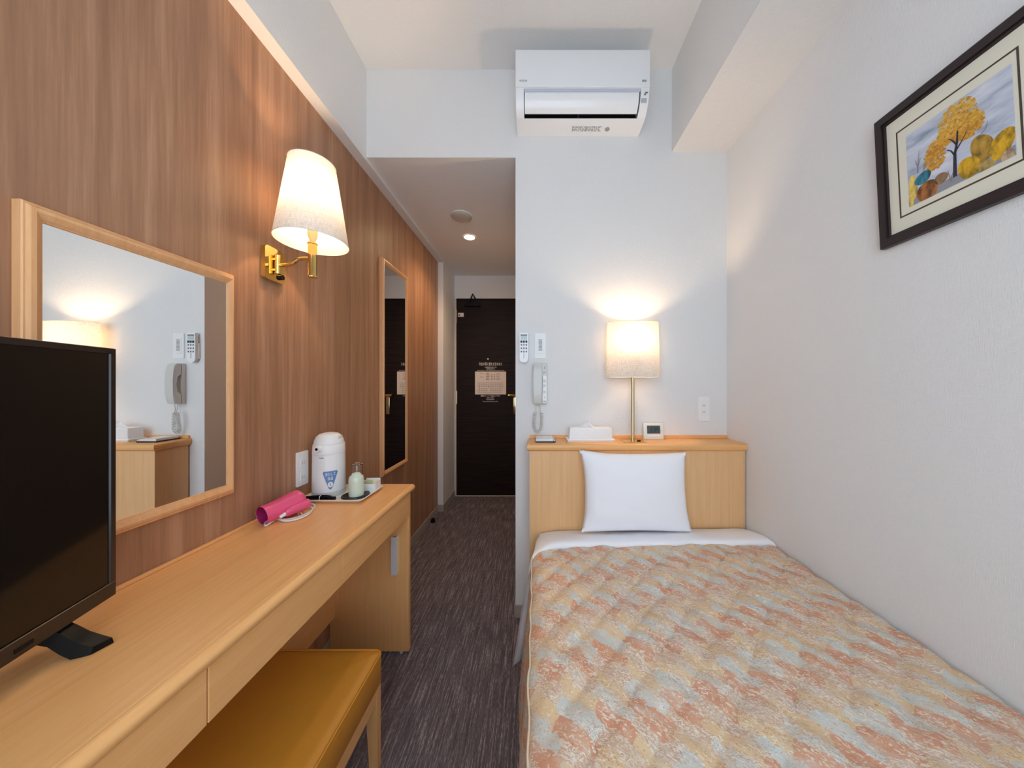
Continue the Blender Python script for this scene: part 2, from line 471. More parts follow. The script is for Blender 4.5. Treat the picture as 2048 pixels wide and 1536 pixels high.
# ---------------------------------------------------------------- entrance door
d = thing('door_1', '', '', (-0.49, YE, 0)); del d['category']
struct(d, 'dark wood entrance door with a notice and a brass lever')
dx0, dx1 = -0.850 + 0.49, -0.135 + 0.49
obj('leaf', box(dx0, dx1, 0.004, 0.044, 0.006, 2.112, 0.001, 1), M['door'], d)
bm = B(); add_box(bm, dx0 - 0.020, dx0 - 0.001, -0.012, 0.05, 0, 2.12); add_box(bm, dx1 + 0.001, dx1 + 0.016, -0.012, 0.05, 0, 2.12)
obj('door_frame', bm, M['trim_edge'], d, 0)
obj('head_jamb', box(dx0, dx1, -0.004, 0.05, 2.113, 2.124), M['door'], d, 0)
obj('threshold', box(dx0 - 0.026, dx1 + 0.016, -0.012, 0.03, 0.0, 0.005), M['trim_edge'], d, 0)
for z in (1.93, 1.06, 0.17):
    h = obj('hinge', tube([(dx0 + 0.003, -0.004, z - 0.07), (dx0 + 0.003, -0.004, z + 0.07)], 0.006, 10), M['brass_soft'], d)
cl = obj('door_closer', box(-0.27, -0.10, -0.035, 0.003, 2.035, 2.062, 0.004, 1), M['black'], d)
obj('closer_arm', tube([(-0.245, -0.03, 2.06), (-0.20, -0.05, 2.10), (-0.18, -0.03, 2.165), (-0.155, -0.012, 2.12)], 0.008, 8), M['black'], d)
lv = obj('lever_handle', tube([(0.262, 0.0, 1.087), (0.262, -0.05, 1.087), (0.245, -0.058, 1.087), (0.200, -0.058, 1.087)], 0.014, 12), M['brass'], d)
obj('lock_plate', box(0.250, 0.290, -0.003, 0.004, 0.88, 1.07, 0.003, 2), M['brass_soft'], d)
obj('peephole', tube([(-0.022, 0.004, 1.475), (-0.022, -0.002, 1.475)], 0.008, 14), M['brass_soft'], d)
st = obj('safety_sticker', box(-0.344, -0.284, 0.0025, 0.0042, 1.93, 1.972), M['paper'], d, 0)
obj('sticker_mark', box(-0.336, -0.322, 0.0018, 0.003, 1.937, 1.957), mat('sticker_red', srgb(170, 90, 80), 0.7), st, 0)
mp = obj('escape_map', box(-0.161, 0.1725, 0.0020, 0.0042, 1.0925, 1.34), M['paper'], d, 0)
bm = B()
def dash(x0, x1, z, h=0.006): add_box(bm, x0, x1, 0.0012, 0.0022, z, z + h)
rr = random.Random(3)
for i, z in enumerate((1.318, 1.30, 1.283, 1.266, 1.249)):          # rows of small print
    if i < 3 and i != 1: dash(-0.108, -0.068, z - 0.004, 0.004)
    dash(-0.044, -0.012 + 0.01 * rr.random(), z)
    if i: dash(0.010, 0.028, z); dash(0.040, 0.055, z)
    dash(0.066, 0.100 + 0.016 * rr.random(), z, 0.004)
obj('map_print', bm, M['grey'], mp, 0)
bm = B()
PX0, PX1 = -0.13, 0.137
def hl(x0, x1, z): add_box(bm, x0, x1, 0.0012, 0.0022, z - 0.0013, z + 0.0013)
def vl(x, z0, z1): add_box(bm, x - 0.0010, x + 0.0010, 0.0012, 0.0022, z0, z1)
for z in (1.218, 1.196, 1.178): hl(PX0, PX1, z)
hl(PX0, -0.025, 1.157); hl(-0.005, 0.125, 1.157); hl(PX0, -0.025, 1.135); hl(-0.005, 0.125, 1.135); hl(PX0, 0.125, 1.115)
for i in range(15):
    x = PX0 + (PX1 - PX0) * i / 14
    vl(x, 1.178, 1.218)
    if not -0.03 < x < -0.006 and i < 14: vl(x, 1.115, 1.157)
vl(PX1, 1.157, 1.196)
for x in (-0.112, -0.012, 0.022, 0.108): add_box(bm, x - 0.004, x + 0.004, 0.0010, 0.0022, 1.168, 1.178)
obj('floor_plan', bm, M['grey'], mp, 0)
PRN = M['sheet_light']
text('外出の際に鍵をお忘れなく', 0.038, d, PRN, (0.008, 0.0032, 1.418), FRONT, 'notice_heading', 0.56)
text('外出時 鍵をお持ち下さい', 0.019, d, PRN, (0.008, 0.0032, 1.383), FRONT, 'notice_line', 0.60)
text('鍵の際はお忘れなく', 0.015, d, PRN, (0.008, 0.0032, 1.366), FRONT, 'notice_line', 0.66)
text('Please remember to take the key with you when you leave the room', 0.0145, d, PRN, (0.008, 0.0032, 1.350), FRONT, 'notice_line', 0.72)
text('避難時はエレベーターを使用しないで下さい', 0.022, d, PRN, (0.005, 0.0032, 1.076), FRONT, 'notice_line', 0.48)
text('火災時、非常口へ', 0.016, d, PRN, (0.005, 0.0032, 1.056), FRONT, 'notice_line', 0.66)
text('非常の際は係員へ', 0.016, d, PRN, (0.005, 0.0032, 1.038), FRONT, 'notice_line', 0.72)
text('Do not use the elevator in case of fire', 0.0145, d, PRN, (0.005, 0.0032, 1.018), FRONT, 'notice_line', 0.72)

# ---------------------------------------------------------------- desk
YF = 1.409
desk = thing('built_in_desk', 'long beech desk with drawers along the brown wood wall', 'desk', (-0.74, 0.5, 0))
DX, DY = 0.74, -0.5
def DK(bm, name, m, parent=desk, **k):
    for v in bm.verts: v.co -= Vector((-0.74, 0.5, 0))
    return obj(name, bm, m, parent, **k)
DK(box(XL + 0.0005, -0.5685, -0.24, YF, 0.722, 0.748, 0.0008, 1), 'desktop', M['beech_y'])
n = [(-0.568, 0.7476), (-0.561, 0.7484), (-0.554, 0.7462), (-0.549, 0.7415), (-0.547, 0.735), (-0.549, 0.7275), (-0.554, 0.7215), (-0.560, 0.7195), (-0.568, 0.7195)]
DK(prism(n, -0.24, YF, 'y'), 'nosing', M['beech_y'], smooth=1.0)
bm = box(XL + 0.0005, -0.9135, -0.24, YF, 0.7485, 0.757, 0.001, 1); DK(bm, 'back_lip', M['beech_y'])
for y0, y1 in ((0.051, 0.529), (0.531, 0.8985), (0.9005, 1.3765)):
    DK(box(-0.580, -0.560, y0, y1, 0.619, 0.7190, 0.0012, 1), 'drawer_front', M['beech_y'])
DK(box(-0.905, -0.5805, -0.21, 1.3785, 0.690, 0.7215), 'drawer_box', M['beech_y'], smooth=0)
sp = DK(box(XL + 0.007, -0.564, 1.379, 1.399, 0.012, 0.7215, 0.001, 1), 'side_panel', M['beech_z'])
DK(box(XL + 0.007, -0.564, -0.232, -0.212, 0.012, 0.7215, 0.001, 1), 'side_panel', M['beech_z'])
for px in (-0.87, -0.60):
    for py in (1.389, -0.222): DK(lathe([(0.008, 0), (0.008, 0.013)], px, py, 0, 12, cap0=True, cap1=True), 'glide', M['chrome'])
DK(box(-0.908, -0.890, -0.2115, 1.3785, 0.168, 0.6895), 'back_panel', M['beech_y'], smooth=0)
bm = B()   # square aluminium pull on the end panel: a channel with open ends
add_box(bm, -0.632, -0.610, 1.3555, 1.3585, 0.3645, 0.531); add_box(bm, -0.632, -0.629, 1.3585, 1.379, 0.3645, 0.531)
add_box(bm, -0.613, -0.610, 1.3585, 1.379, 0.3645, 0.531)
DK(bm, 'pull_handle', M['chrome'], sp, smooth=0)
DK(box(-0.6285, -0.6135, 1.360, 1.378, 0.372, 0.524), 'pull_hollow_shade', M['dark'], sp, smooth=0)  # dark filler block, its colour stands in for the shade inside the hollow channel

# ---------------------------------------------------------------- stool
s = thing('upholstered_stool', 'low stool with mustard vinyl cushion and beech legs under the desk', 'stool', (-0.665, 0.75, 0))
def cushion(x0, x1, y0, y1, z0, z1):
    bm = B(); rows = []
    prof = [(0.004, z0), (0.0, z0 + 0.008), (0.0, z1 - 0.012), (0.003, z1 - 0.004), (0.010, z1), (0.03, z1 + 0.002), (0.09, z1 + 0.006), (0.15, z1 + 0.008)]
    for o, z in prof:
        rows.append([bm.verts.new((u, v, z)) for u, v in rounded_rect(x0 + o, x1 - o, y0 + o, y1 - o, max(0.004, 0.022 - o), 4)])
    n = len(rows[0])
    for k in range(len(rows) - 1):
        for i in range(n): bm.faces.new((rows[k][i], rows[k][(i + 1) % n], rows[k + 1][(i + 1) % n], rows[k + 1][i]))
    bm.faces.new(rows[0]); bm.faces.new(rows[-1]); return bm
hx = 0.183; hy = 0.235
cu = obj('cushion', cushion(-hx, hx, -hy, hy, 0.266, 0.360), M['leather'], s, 1.2)
pp = rounded_rect(-hx + 0.002, hx - 0.002, -hy + 0.002, hy - 0.002, 0.021, 5)
obj('piping', tube([(u, v, 0.357) for u, v in pp], 0.0034, 8, closed=True), M['leather'], cu, 1.2)
for sx in (-1, 1):
    for sy in (-1, 1):
        bm = B()
        X1, Y1 = sx * 0.175, sy * 0.232
        secs = [(0.027, 0.018, 0.0), (0.036, 0.024, 0.205), (0.037, 0.024, 0.2655)]
        rings = []
        for wx, wy, z in secs:
            rings.append([bm.verts.new(p) for p in ((X1, Y1, z), (X1 - sx * wx, Y1, z), (X1 - sx * wx, Y1 - sy * wy, z), (X1, Y1 - sy * wy, z))])
        for k in range(2):
            for i in range(4): bm.faces.new((rings[k][i], rings[k][(i + 1) % 4], rings[k + 1][(i + 1) % 4], rings[k + 1][i]))
        bm.faces.new(rings[0]); bm.faces.new(rings[-1])
        obj('leg', bm, M['beech_z'], s, 0)
for sx in (-1, 1): obj('apron', box(min(sx * 0.172, sx * 0.156), max(sx * 0.172, sx * 0.156), -0.2075, 0.2075, 0.21, 0.2655), M['beech_y'], s, 0)
for sy in (-1, 1): obj('apron', box(-0.1375, 0.1375, min(sy * 0.229, sy * 0.213), max(sy * 0.229, sy * 0.213), 0.21, 0.2655), M['beech_x'], s, 0)

# ---------------------------------------------------------------- television
tv_ang = math.atan2(0.3145, 1.0)
tv = thing('television', 'black flat screen television on a splayed foot at the near end of the desk', 'television', (-0.803, 0.59, 0.7485), (0, 0, tv_ang))
# local: y runs along the screen (0 = far edge), +x is the viewing side, z above the desk
TW, T0, T1 = -0.56, 0.052, 0.520
tp = box(-0.030, 0.0, TW, 0.0, T0, T1, 0.003, 2); obj('housing', tp, M['tvframe'], tv)
obj('back_cover', box(-0.062, -0.0305, TW + 0.08, -0.08, T0 + 0.04, T1 - 0.14, 0.012, 2), M['black'], tv)
bm = B(); add_frame(bm, TW, 0.0, T0, T1, ((0.0, 0.0, 0.0), (0.0012, 0.0012, 0.004), (0.010, 0.011, 0.004), (0.012, 0.012, 0.0005)), lambda u, v, h: (h, u, v))
obj('bezel', bm, M['tvframe'], tv, 0.3)
obj('lower_bezel', box(0.0004, 0.0045, TW + 0.001, -0.001, T0 + 0.0015, T0 + 0.0275, 0.001, 1), M['tvframe'], tv)
obj('screen', box(0.0002, 0.0016, TW + 0.012, -0.011, T0 + 0.0265, T1 - 0.011), M['screen'], tv, 0)
obj('logo_badge', box(0.0045, 0.0052, -0.150, -0.128, T0 + 0.009, T0 + 0.0155), M['black'], tv, 0)
for yc in (-0.076, -0.484):
    bm = B()
    # narrow wedge foot: rises into the housing, slopes down to the desk in front of and behind the screen
    sec = [(-0.026, 0.014, 0.034, 0.054), (-0.012, 0.015, 0.028, 0.054), (0.002, 0.015, 0.012, 0.042), (0.016, 0.014, 0.0, 0.028), (0.030, 0.013, 0.0, 0.018), (0.042, 0.011, 0.0, 0.011)]
    rings = []
    for x, w, z0, z1 in sec:
        e = 0.006 * max(0, x) / 0.042
        rings.append([bm.verts.new(p) for p in ((x - e, yc - w, z0), (x + e, yc + w, z0), (x + e, yc + w * 0.75, z1), (x - e, yc - w * 0.75, z1))])
    for k in range(len(rings) - 1):
        for i in range(4): bm.faces.new((rings[k][i], rings[k][(i + 1) % 4], rings[k + 1][(i + 1) % 4], rings[k + 1][i]))
    bm.faces.new(rings[0]); bm.faces.new(rings[-1])
    obj('foot', bm, M['black'], tv, 0.5)

# ---------------------------------------------------------------- mirrors on the wood wall
def mirror(label, y0, y1, z0, z1, loc):
    t = thing('wall_mirror', label, 'mirror', (XL, (y0 + y1) / 2, z0), group='beech framed wall mirrors')
    w = (y1 - y0) / 2; H = z1 - z0
    prof = ((0.0, 0.0, 0.0005), (0.0, 0.0, 0.0165), (0.0015, 0.002, 0.0185), (0.004, 0.005, 0.0185), (0.007, 0.0085, 0.0245), (0.012, 0.0155, 0.0265), (0.018, 0.0235, 0.0235),
            (0.0215, 0.0285, 0.0195), (0.0225, 0.030, 0.0195), (0.0235, 0.0315, 0.0175), (0.0235, 0.0315, 0.0005))
    bm = B(); add_frame(bm, -w, w, 0, H, prof, lambda u, v, h: (h, u, v))
    obj('frame', bm, M['frame_z'], t, 0.5)
    obj('glass', box(0.003, 0.0175, -w + 0.0225, w - 0.0225, 0.030, H - 0.030), M['mirror'], t, 0)
    return t
mirror('wide beech framed mirror hanging above the desk behind the television', 0.545, 0.930, 0.875, 1.527, 0)
mirror('tall narrow beech framed mirror hanging near the entrance passage', 1.829, 2.184, 0.652, 1.955, 0)

# ---------------------------------------------------------------- wall lamp
wl = thing('wall_lamp', 'brass swing arm wall lamp with a lit white linen shade', 'lamp', (XL, 1.079, 1.558))
def WL(bm, name, m, parent=wl, **k):
    for v in bm.verts: v.co -= Vector((XL, 1.079, 1.558))
    return obj(name, bm, m, parent, **k)
bm = prism(rounded_rect(1.037, 1.121, 1.558, 1.672, 0.012), XL + 0.0005, -0.9045, 'x'); pt = WL(bm, 'wall_plate', M['brass'], smooth=0.7)
WL(tube([(-0.9045, 1.0995, 1.579), (-0.896, 1.0995, 1.579)], 0.009, 16), 'switch_knob', M['black'], pt)
WL(tube([(-0.893, 1.0755, 1.583), (-0.893, 1.0755, 1.6475)], 0.0082, 18), 'pivot', M['brass'])
for z in (1.597, 1.634): WL(tube([(-0.905, 1.0755, z), (-0.893, 1.0755, z)], 0.006, 12), 'pivot_bracket', M['brass'])
WL(tube(catmull([(-0.888, 1.0755, 1.6145), (-0.868, 1.0755, 1.6140), (-0.845, 1.0755, 1.620), (-0.825, 1.0755, 1.633), (-0.805, 1.0755, 1.637), (-0.782, 1.0755, 1.637)], 6), 0.0062, 12), 'arm', M['brass'], smooth=1.2)
LX, LY = -0.7735, 1.0755
WL(lathe([(0.0, 1.571), (0.0135, 1.571), (0.0150, 1.5745), (0.0138, 1.578), (0.0138, 1.684), (0.0155, 1.686), (0.0155, 1.690), (0.006, 1.690)], LX, LY, 0, 28), 'candle_tube', M['brass'], smooth=0.7)
WL(lathe([(0.008, 1.690), (0.0085, 1.698), (0.014, 1.712), (0.0155, 1.722), (0.0155, 1.742), (0.0, 1.742)], LX, LY, 0, 24), 'lamp_socket', M['bulbsocket'])
bm = B(); uv = bm.loops.layers.uv.new('UVMap')
N = 10; prof = [(0.109 + (0.0687 - 0.109) * i / N, 1.691 + (1.965 - 1.691) * i / N) for i in range(N + 1)]
add_lathe(bm, prof, LX, LY, 0, 56, uv=uv)
sh = WL(bm, 'lamp_shade', M['shade'], smooth=1.2)
for r, z in ((0.1092, 1.692), (0.0689, 1.964)):
    WL(tube([(LX + r * math.cos(2 * PI * i / 48), LY + r * math.sin(2 * PI * i / 48), z) for i in range(48)], 0.0013, 6, closed=True), 'shade_rim', M['white_warm'], sh)
bm = B(); bmesh.ops.create_icosphere(bm, subdivisions=2, radius=0.022, matrix=Matrix.Translation((LX, LY, 1.840)))
bl = WL(bm, 'bulb', M['bulb_wall'])
WL(lathe([(0.012, 1.742), (0.013, 1.805), (0.016, 1.822)], LX, LY, 0, 16), 'bulb_neck', M['white_warm'], bl)

# ---------------------------------------------------------------- outlets and wall plates
def plate(name, label, cat, loc, rotz, w, h, group=None):
    """wall plate: local x across, z up, -y faces the room"""
    t = thing(name, label, cat, loc, (0, 0, rotz), group)
    bm = prism(rounded_rect(-w / 2, w / 2, 0, h, 0.003, 3), -0.0005, -0.006, 'y'); obj('cover_plate', bm, M['white'], t, 0.4)
    return t
t = plate('power_outlet', 'white double power outlet on the wood wall beside the kettle', 'outlet', (XL, 1.2205, 0.804), PI / 2, 0.059, 0.132, 'white wall outlets')
for z in (0.033, 0.088):
    f = obj('socket', box(-0.0135, 0.0135, -0.0075, -0.0055, z - 0.017, z + 0.017, 0.001, 1), M['white'], t, 0.4)
    for x in (-0.005, 0.005): obj('slot', box(x - 0.0008, x + 0.0008, -0.0078, -0.007, z - 0.006, z + 0.006), M['grey'], f, 0)
t = plate('power_outlet', 'white power outlet on the wall at the right of the bed lamp', 'outlet', (0.8645, YH, 1.012), 0, 0.057, 0.126, 'white wall outlets')
f = obj('socket', box(-0.013, 0.013, -0.0072, -0.0055, 0.028, 0.098, 0.001, 1), M['white'], t, 0.4)
for z in (0.046, 0.080):
    for x in (-0.0045, 0.0045): obj('slot', box(x - 0.0012, x + 0.0012, -0.0076, -0.0068, z - 0.005, z + 0.005), M['grey'], f, 0)
t = plate('light_switch', 'white wall switch plate above the telephone', 'switch', (0.025, YH, 1.335), 0, 0.055, 0.128)
obj('switch_panel', box(-0.015, 0.015, -0.0075, -0.0055, 0.022, 0.106, 0.001, 1), M['white'], t, 0.4)
for i in range(9):
    z = 0.040 + i * 0.0066
    obj('print_line', box(-0.009, 0.009, -0.0079, -0.0072, z, z + 0.0032), M['grey'], t, 0)

# ---------------------------------------------------------------- remote control and telephone
rm = thing('remote_control', 'white air conditioner remote in a wall holder near the corner', 'remote', (-0.059, YH, 1.311))
pts = [(u, v) for u, v in rounded_rect(-0.022, 0.022, 0.0, 0.10, 0.0215, 7) if v < 0.05]
pts = [(0.022, 0.150), (0.020, 0.152), (-0.020, 0.152), (-0.022, 0.150)] + pts
obj('holder', box(-0.0235, 0.0235, -0.010, -0.0005, 0.02, 0.10, 0.002, 1), M['white'], rm)
body = obj('body', prism(pts, -0.0102, -0.024, 'y'), M['acwhite'], rm, 0.4)
obj('display', box(-0.0165, 0.0165, -0.0250, -0.0238, 0.116, 0.140), M['lcd_light'], rm, 0)
obj('display_bar', box(-0.0165, 0.0165, -0.0254, -0.0238, 0.138, 0.142), M['dark'], rm, 0)
for x in (-0.0125, 0.0, 0.0125): obj('button', box(x - 0.0048, x + 0.0048, -0.0255, -0.0238, 0.101, 0.112), M['dark'], rm, 0)
for z in (0.090, 0.073, 0.056):
    for x in (-0.0125, 0.0, 0.0125): obj('button', box(x - 0.0035, x + 0.0035, -0.0252, -0.0238, z - 0.004, z + 0.004, 0.001, 1), M['grey'], rm, 0)
obj('slide_mark', box(-0.003, 0.003, -0.0250, -0.0238, 0.022, 0.050), M['phone'], rm, 0)

ph = thing('wall_telephone', 'pale grey wall telephone with coiled cord above the headboard', 'telephone', (0.024, YH, 1.10))
obj('base', box(-0.034, 0.034, -0.0215, -0.0005, 0.0, 0.208, 0.004, 2), M['phone'], ph)
bp = obj('button_panel', box(0.010, 0.033, -0.0265, -0.0222, 0.006, 0.146, 0.0015, 1), M['white'], ph)
for z in (0.118, 0.094, 0.062):
    obj('button', tube([(0.0215, -0.0262, z), (0.0215, -0.0295, z)], 0.0075, 16), M['phone'], bp)
obj('indicator', box(0.0195, 0.0235, -0.0272, -0.0262, 0.034, 0.037), M['dark'], bp, 0)
obj('indicator', box(0.015, 0.028, -0.0272, -0.0262, 0.014, 0.017), M['grey'], bp, 0)
obj('speaker_slot', box(0.014, 0.028, -0.0228, -0.0218, 0.160, 0.162), M['grey'], ph, 0)
text('♪', 0.022, ph, M['dark'], (0.0215, -0.0224, 0.186), FRONT, 'note_mark', 0.8)
# handset: bow seen from the side, thick at ear and mouth, hollow against the cradle
hs = [(-0.0223, 0.004), (-0.0223, 0.050), (-0.042, 0.064), (-0.045, 0.10), (-0.042, 0.140), (-0.0223, 0.152), (-0.0223, 0.204), (-0.040, 0.207),
      (-0.052, 0.196), (-0.058, 0.165), (-0.061, 0.115), (-0.060, 0.06), (-0.056, 0.020), (-0.050, 0.004)]
bm = B(); add_prism(bm, hs, -0.034, 0.007, 'x')
bmesh.ops.bevel(bm, geom=[e for e in bm.edges], offset=0.002, segments=2, affect='EDGES')
obj('handset', bm, M['phone'], ph, 0.8)
def coil(path, turns, rad, n=12):
    P = catmull(path, 12); L = [0.0]
    for a, b in zip(P, P[1:]): L.append(L[-1] + (b - a).length)
    out = []; tot = turns * n
    for i in range(tot + 1):
        s_ = L[-1] * i / tot
        j = max(k for k in range(len(L)) if L[k] <= s_ + 1e-9); j = min(j, len(P) - 2)
        q = P[j].lerp(P[j + 1], (s_ - L[j]) / max(1e-9, L[j + 1] - L[j]))
        dv = (P[j + 1] - P[j]).normalized(); u = dv.cross(Vector((0, 1, 0.01))).normalized(); w = Vector((0, 1, 0))
        a = 2 * PI * i / n
        out.append(q + u * rad * math.cos(a) + w * rad * math.sin(a))
    return out
cd = coil([(-0.026, -0.040, -0.040), (-0.032, -0.036, -0.080), (-0.030, -0.030, -0.120), (-0.016, -0.026, -0.142), (0.002, -0.024, -0.125), (0.007, -0.021, -0.085), (0.006, -0.019, -0.042)], 27, 0.0072)
path = [Vector((-0.020, -0.042, 0.006)), Vector((-0.024, -0.041, -0.025))] + cd + [Vector((0.000, -0.013, -0.03)), Vector((-0.003, -0.012, 0.002))]
obj('coiled_cord', tube(path, 0.0017, 6), M['phone'], ph, 1.5)

# ---------------------------------------------------------------- headboard cabinet
hb = thing('headboard', 'beech headboard with a shelf top standing between bed and wall', 'headboard', (0.474, 1.525, 0))
def HB(bm, name, m, parent=hb, **k):
    for v in bm.verts: v.co -= Vector((0.474, 1.525, 0))
    return obj(name, bm, m, parent, **k)
HB(box(-0.028, XR - 0.0065, 1.451, YH - 0.0065, 0.0, 0.8895, 0.001, 1), 'cabinet', M['beech_head'])
for x in (-0.028, XR - 0.0145): HB(box(x, x + 0.008, 1.4498, 1.4509, 0.0, 0.8895), 'edge_strip', M['beech_head'], smooth=0)
HB(box(-0.030, XR - 0.001, 1.452, YH - 0.0005, 0.890, 0.923, 0.001, 1), 'shelf_top', M['beech_x'])
nz = [(1.4520, 0.923), (1.4455, 0.9232), (1.4400, 0.921), (1.4365, 0.9160), (1.4355, 0.9075), (1.4372, 0.8985), (1.4415, 0.8925), (1.4475, 0.890), (1.4520, 0.890)]
bm = B()
# nosing turns the corner at the open side with a clipped end
A = [bm.verts.new((XR - 0.001, y, z)) for y, z in nz]
Z = [bm.verts.new((-0.0300 - (1.452 - y) * 0.62, y, z)) for y, z in nz]
Q = [bm.verts.new((-0.0300 - (1.452 - y) * 0.62, YH - 0.0005, z)) for y, z in nz]
for P1, P2 in ((A, Z), (Z, Q)):
    for i in range(len(nz)): bm.faces.new((P1[i], P1[(i + 1) % len(nz)], P2[(i + 1) % len(nz)], P2[i]))
bm.faces.new(A); bm.faces.new(Q)
HB(bm, 'nosing', M['beech_x'], smooth=0.9)
HB(box(-0.030, XR - 0.001, 1.588, YH - 0.0005, 0.9232, 0.940, 0.001, 1), 'upstand', M['beech_x'])
ZS = 0.9233

# table lamp
tl = thing('table_lamp', 'slim brass bed lamp with lit oval cream shade on the headboard shelf', 'lamp', (0.480, 1.530, ZS))
obj('base_plate', prism(rounded_rect(-0.055, 0.052, -0.055, 0.030, 0.010), 0.0, 0.004, 'z'), M['brass'], tl, 0.5)
obj('key_switch', tube([(0.020, -0.030, 0.004), (0.020, -0.030, 0.008)], 0.009, 16), M['black'], tl)
obj('pole', tube([(0, 0, 0.004), (0, 0, 0.375)], 0.0085, 20), M['brass_soft'], tl, 0.8)
obj('lamp_socket', lathe([(0.008, 0.375), (0.014, 0.38), (0.014, 0.42), (0, 0.42)], 0, 0, 0, 20), M['bulbsocket'], tl)
bm = B(); uv = bm.loops.layers.uv.new('UVMap')
add_lathe(bm, [(0.132 + (0.126 - 0.132) * i / 8, 0.3125 + (0.584 - 0.3125) * i / 8) for i in range(9)], 0, 0, 0, 64, 1.0, 0.40, uv=uv)
sh = obj('lamp_shade', bm, M['shade'], tl, 1.2)
for r, z in ((0.1322, 0.313), (0.1262, 0.5835)):
    obj('shade_rim', tube([(r * math.cos(2 * PI * i / 56), r * 0.40 * math.sin(2 * PI * i / 56), z) for i in range(56)], 0.0012, 6, closed=True), M['white_warm'], sh)
bm = B(); bmesh.ops.create_icosphere(bm, subdivisions=2, radius=0.022, matrix=Matrix.Translation((0, 0, 0.490)))
bl = obj('bulb', bm, M['bulb_table'], tl)
obj('bulb_neck', lathe([(0.012, 0.42), (0.013, 0.460), (0.016, 0.472)], 0, 0, 0, 16), M['white_warm'], bl)

# tissue box
tb = thing('tissue_box', 'white tissue box case with a raised tissue on the headboard shelf', 'tissue box', (0.2675, 1.53, ZS))
bm = B()
rows = [(0.112, 0.036, 0.0), (0.117, 0.039, 0.010), (0.115, 0.037, 0.0125), (0.105, 0.0325, 0.014), (0.103, 0.0315, 0.060), (0.101, 0.030, 0.064)]
rings = [[bm.verts.new((u, v, z)) for u, v in rounded_rect(-a, a, -b, b, 0.005, 3)] for a, b, z in rows]
for k in range(len(rings) - 1):
    for i in range(len(rings[0])): bm.faces.new((rings[k][i], rings[k][(i + 1) % len(rings[0])], rings[k + 1][(i + 1) % len(rings[0])], rings[k + 1][i]))
bm.faces.new(rings[0]); bm.faces.new(rings[-1]); obj('case', bm, M['white'], tb, 0.5)
bm = B(); g = []
for i in range(13):
    u = -1 + 2 * i / 12; row = []
    for j in range(6):
        v = j / 5
        w = 0.048 * (1 - v * 0.86)
        row.append(bm.verts.new((u * w - 0.016 + 0.004 * v, 0.006 * math.sin(u * 6 + v * 3) * (1 - v * 0.5) + 0.003, 0.062 + 0.036 * v * (1 - 0.25 * abs(u)))))
    g.append(row)
for i in range(12):
    for j in range(5): bm.faces.new((g[i][j], g[i + 1][j], g[i + 1][j + 1], g[i][j + 1]))
bmesh.ops.solidify(bm, geom=list(bm.faces), thickness=0.0016)
obj('tissue', bm, M['cotton'], tb, 1.5)

# clock
ck = thing('digital_clock', 'small white digital clock beside the table lamp', 'clock', (0.5945, 1.556, ZS), (-0.10, 0, 0))
obj('case', box(-0.0505, 0.0505, 0.0, 0.020, 0.0005, 0.083, 0.003, 2), M['white_warm'], ck)
sc_ = obj('display', box(-0.033, 0.033, -0.0010, 0.001, 0.030, 0.070), M['lcd'], ck, 0)
def seg(x, z, w, h, on, nm='digit'):
    bm = B(); q = 0.0026
    S = {'a': (x, x + w, z + h - q, z + h), 'b': (x + w - q, x + w, z + h / 2, z + h), 'c': (x + w - q, x + w, z, z + h / 2), 'd': (x, x + w, z, z + q),
         'e': (x, x + q, z, z + h / 2), 'f': (x, x + q, z + h / 2, z + h), 'g': (x, x + w, z + h / 2 - q / 2, z + h / 2 + q / 2)}
    for k in on: x0, x1, z0, z1 = S[k]; add_box(bm, x0, x1, -0.0016, -0.0008, z0, z1)
    return obj(nm, bm, M['lcd_seg'], sc_, 0)
seg(-0.020, 0.040, 0.010, 0.022, 'bc'); seg(-0.002, 0.040, 0.011, 0.022, 'abgcd'); seg(0.013, 0.040, 0.011, 0.022, 'fgbc')
obj('button_strip', box(-0.030, 0.030, -0.0008, 0.001, 0.016, 0.022), M['white'], ck, 0)

# memo pad
me_ = thing('memo_pad', 'white memo pad with pen on a black folder at the shelf end', 'memo pad', (0.048, 1.53, ZS))
obj('folder', box(-0.048, 0.048, -0.052, 0.048, 0.0, 0.006, 0.001, 1), M['black_tray'], me_)
bm = B()
for i in range(7): add_box(bm, -0.046 + 0.0004 * (i % 2), 0.036, -0.0505 + 0.0005 * (i % 3), 0.044, 0.0062 + i * 0.0015, 0.0075 + i * 0.0015)
obj('pad', bm, M['white'], me_, 0)
obj('pen', tube([(0.0415, -0.05, 0.0095), (0.0415, 0.045, 0.0095)], 0.0034, 10), M['white_warm'], me_)

# ---------------------------------------------------------------- air conditioner
ac = thing('air_conditioner', 'white split air conditioner mounted high on the wall above the bed', 'air conditioner', (0.2185, YH, 2.477))
def AC(bm, name, m, parent=ac, **k):
    for v in bm.verts: v.co -= Vector((0.2185, YH, 2.477))
    return obj(name, bm, m, parent, **k)
YW = YH - 0.0005
side = [(YW, 2.745), (1.445, 2.749), (1.4375, 2.745), (1.4385, 2.5735), (1.444, 2.545), (1.455, 2.520), (1.472, 2.499), (1.494, 2.484), (1.53, 2.479), (1.573, 2.477), (YW, 2.477)]
mid = [(YW, 2.745), (1.445, 2.749), (1.4375, 2.745), (1.4385, 2.5735), (1.452, 2.572), (1.500, 2.555), (1.525, 2.520), (1.512, 2.4905), (1.496, 2.4838), (1.53, 2.479), (1.573, 2.477), (YW, 2.477)]
bm = B(); add_prism(bm, side, -0.092, -0.054, 'x'); add_prism(bm, mid, -0.054, 0.490, 'x'); add_prism(bm, side, 0.490, 0.529, 'x')
body = AC(bm, 'body', M['acwhite'], smooth=0.35)
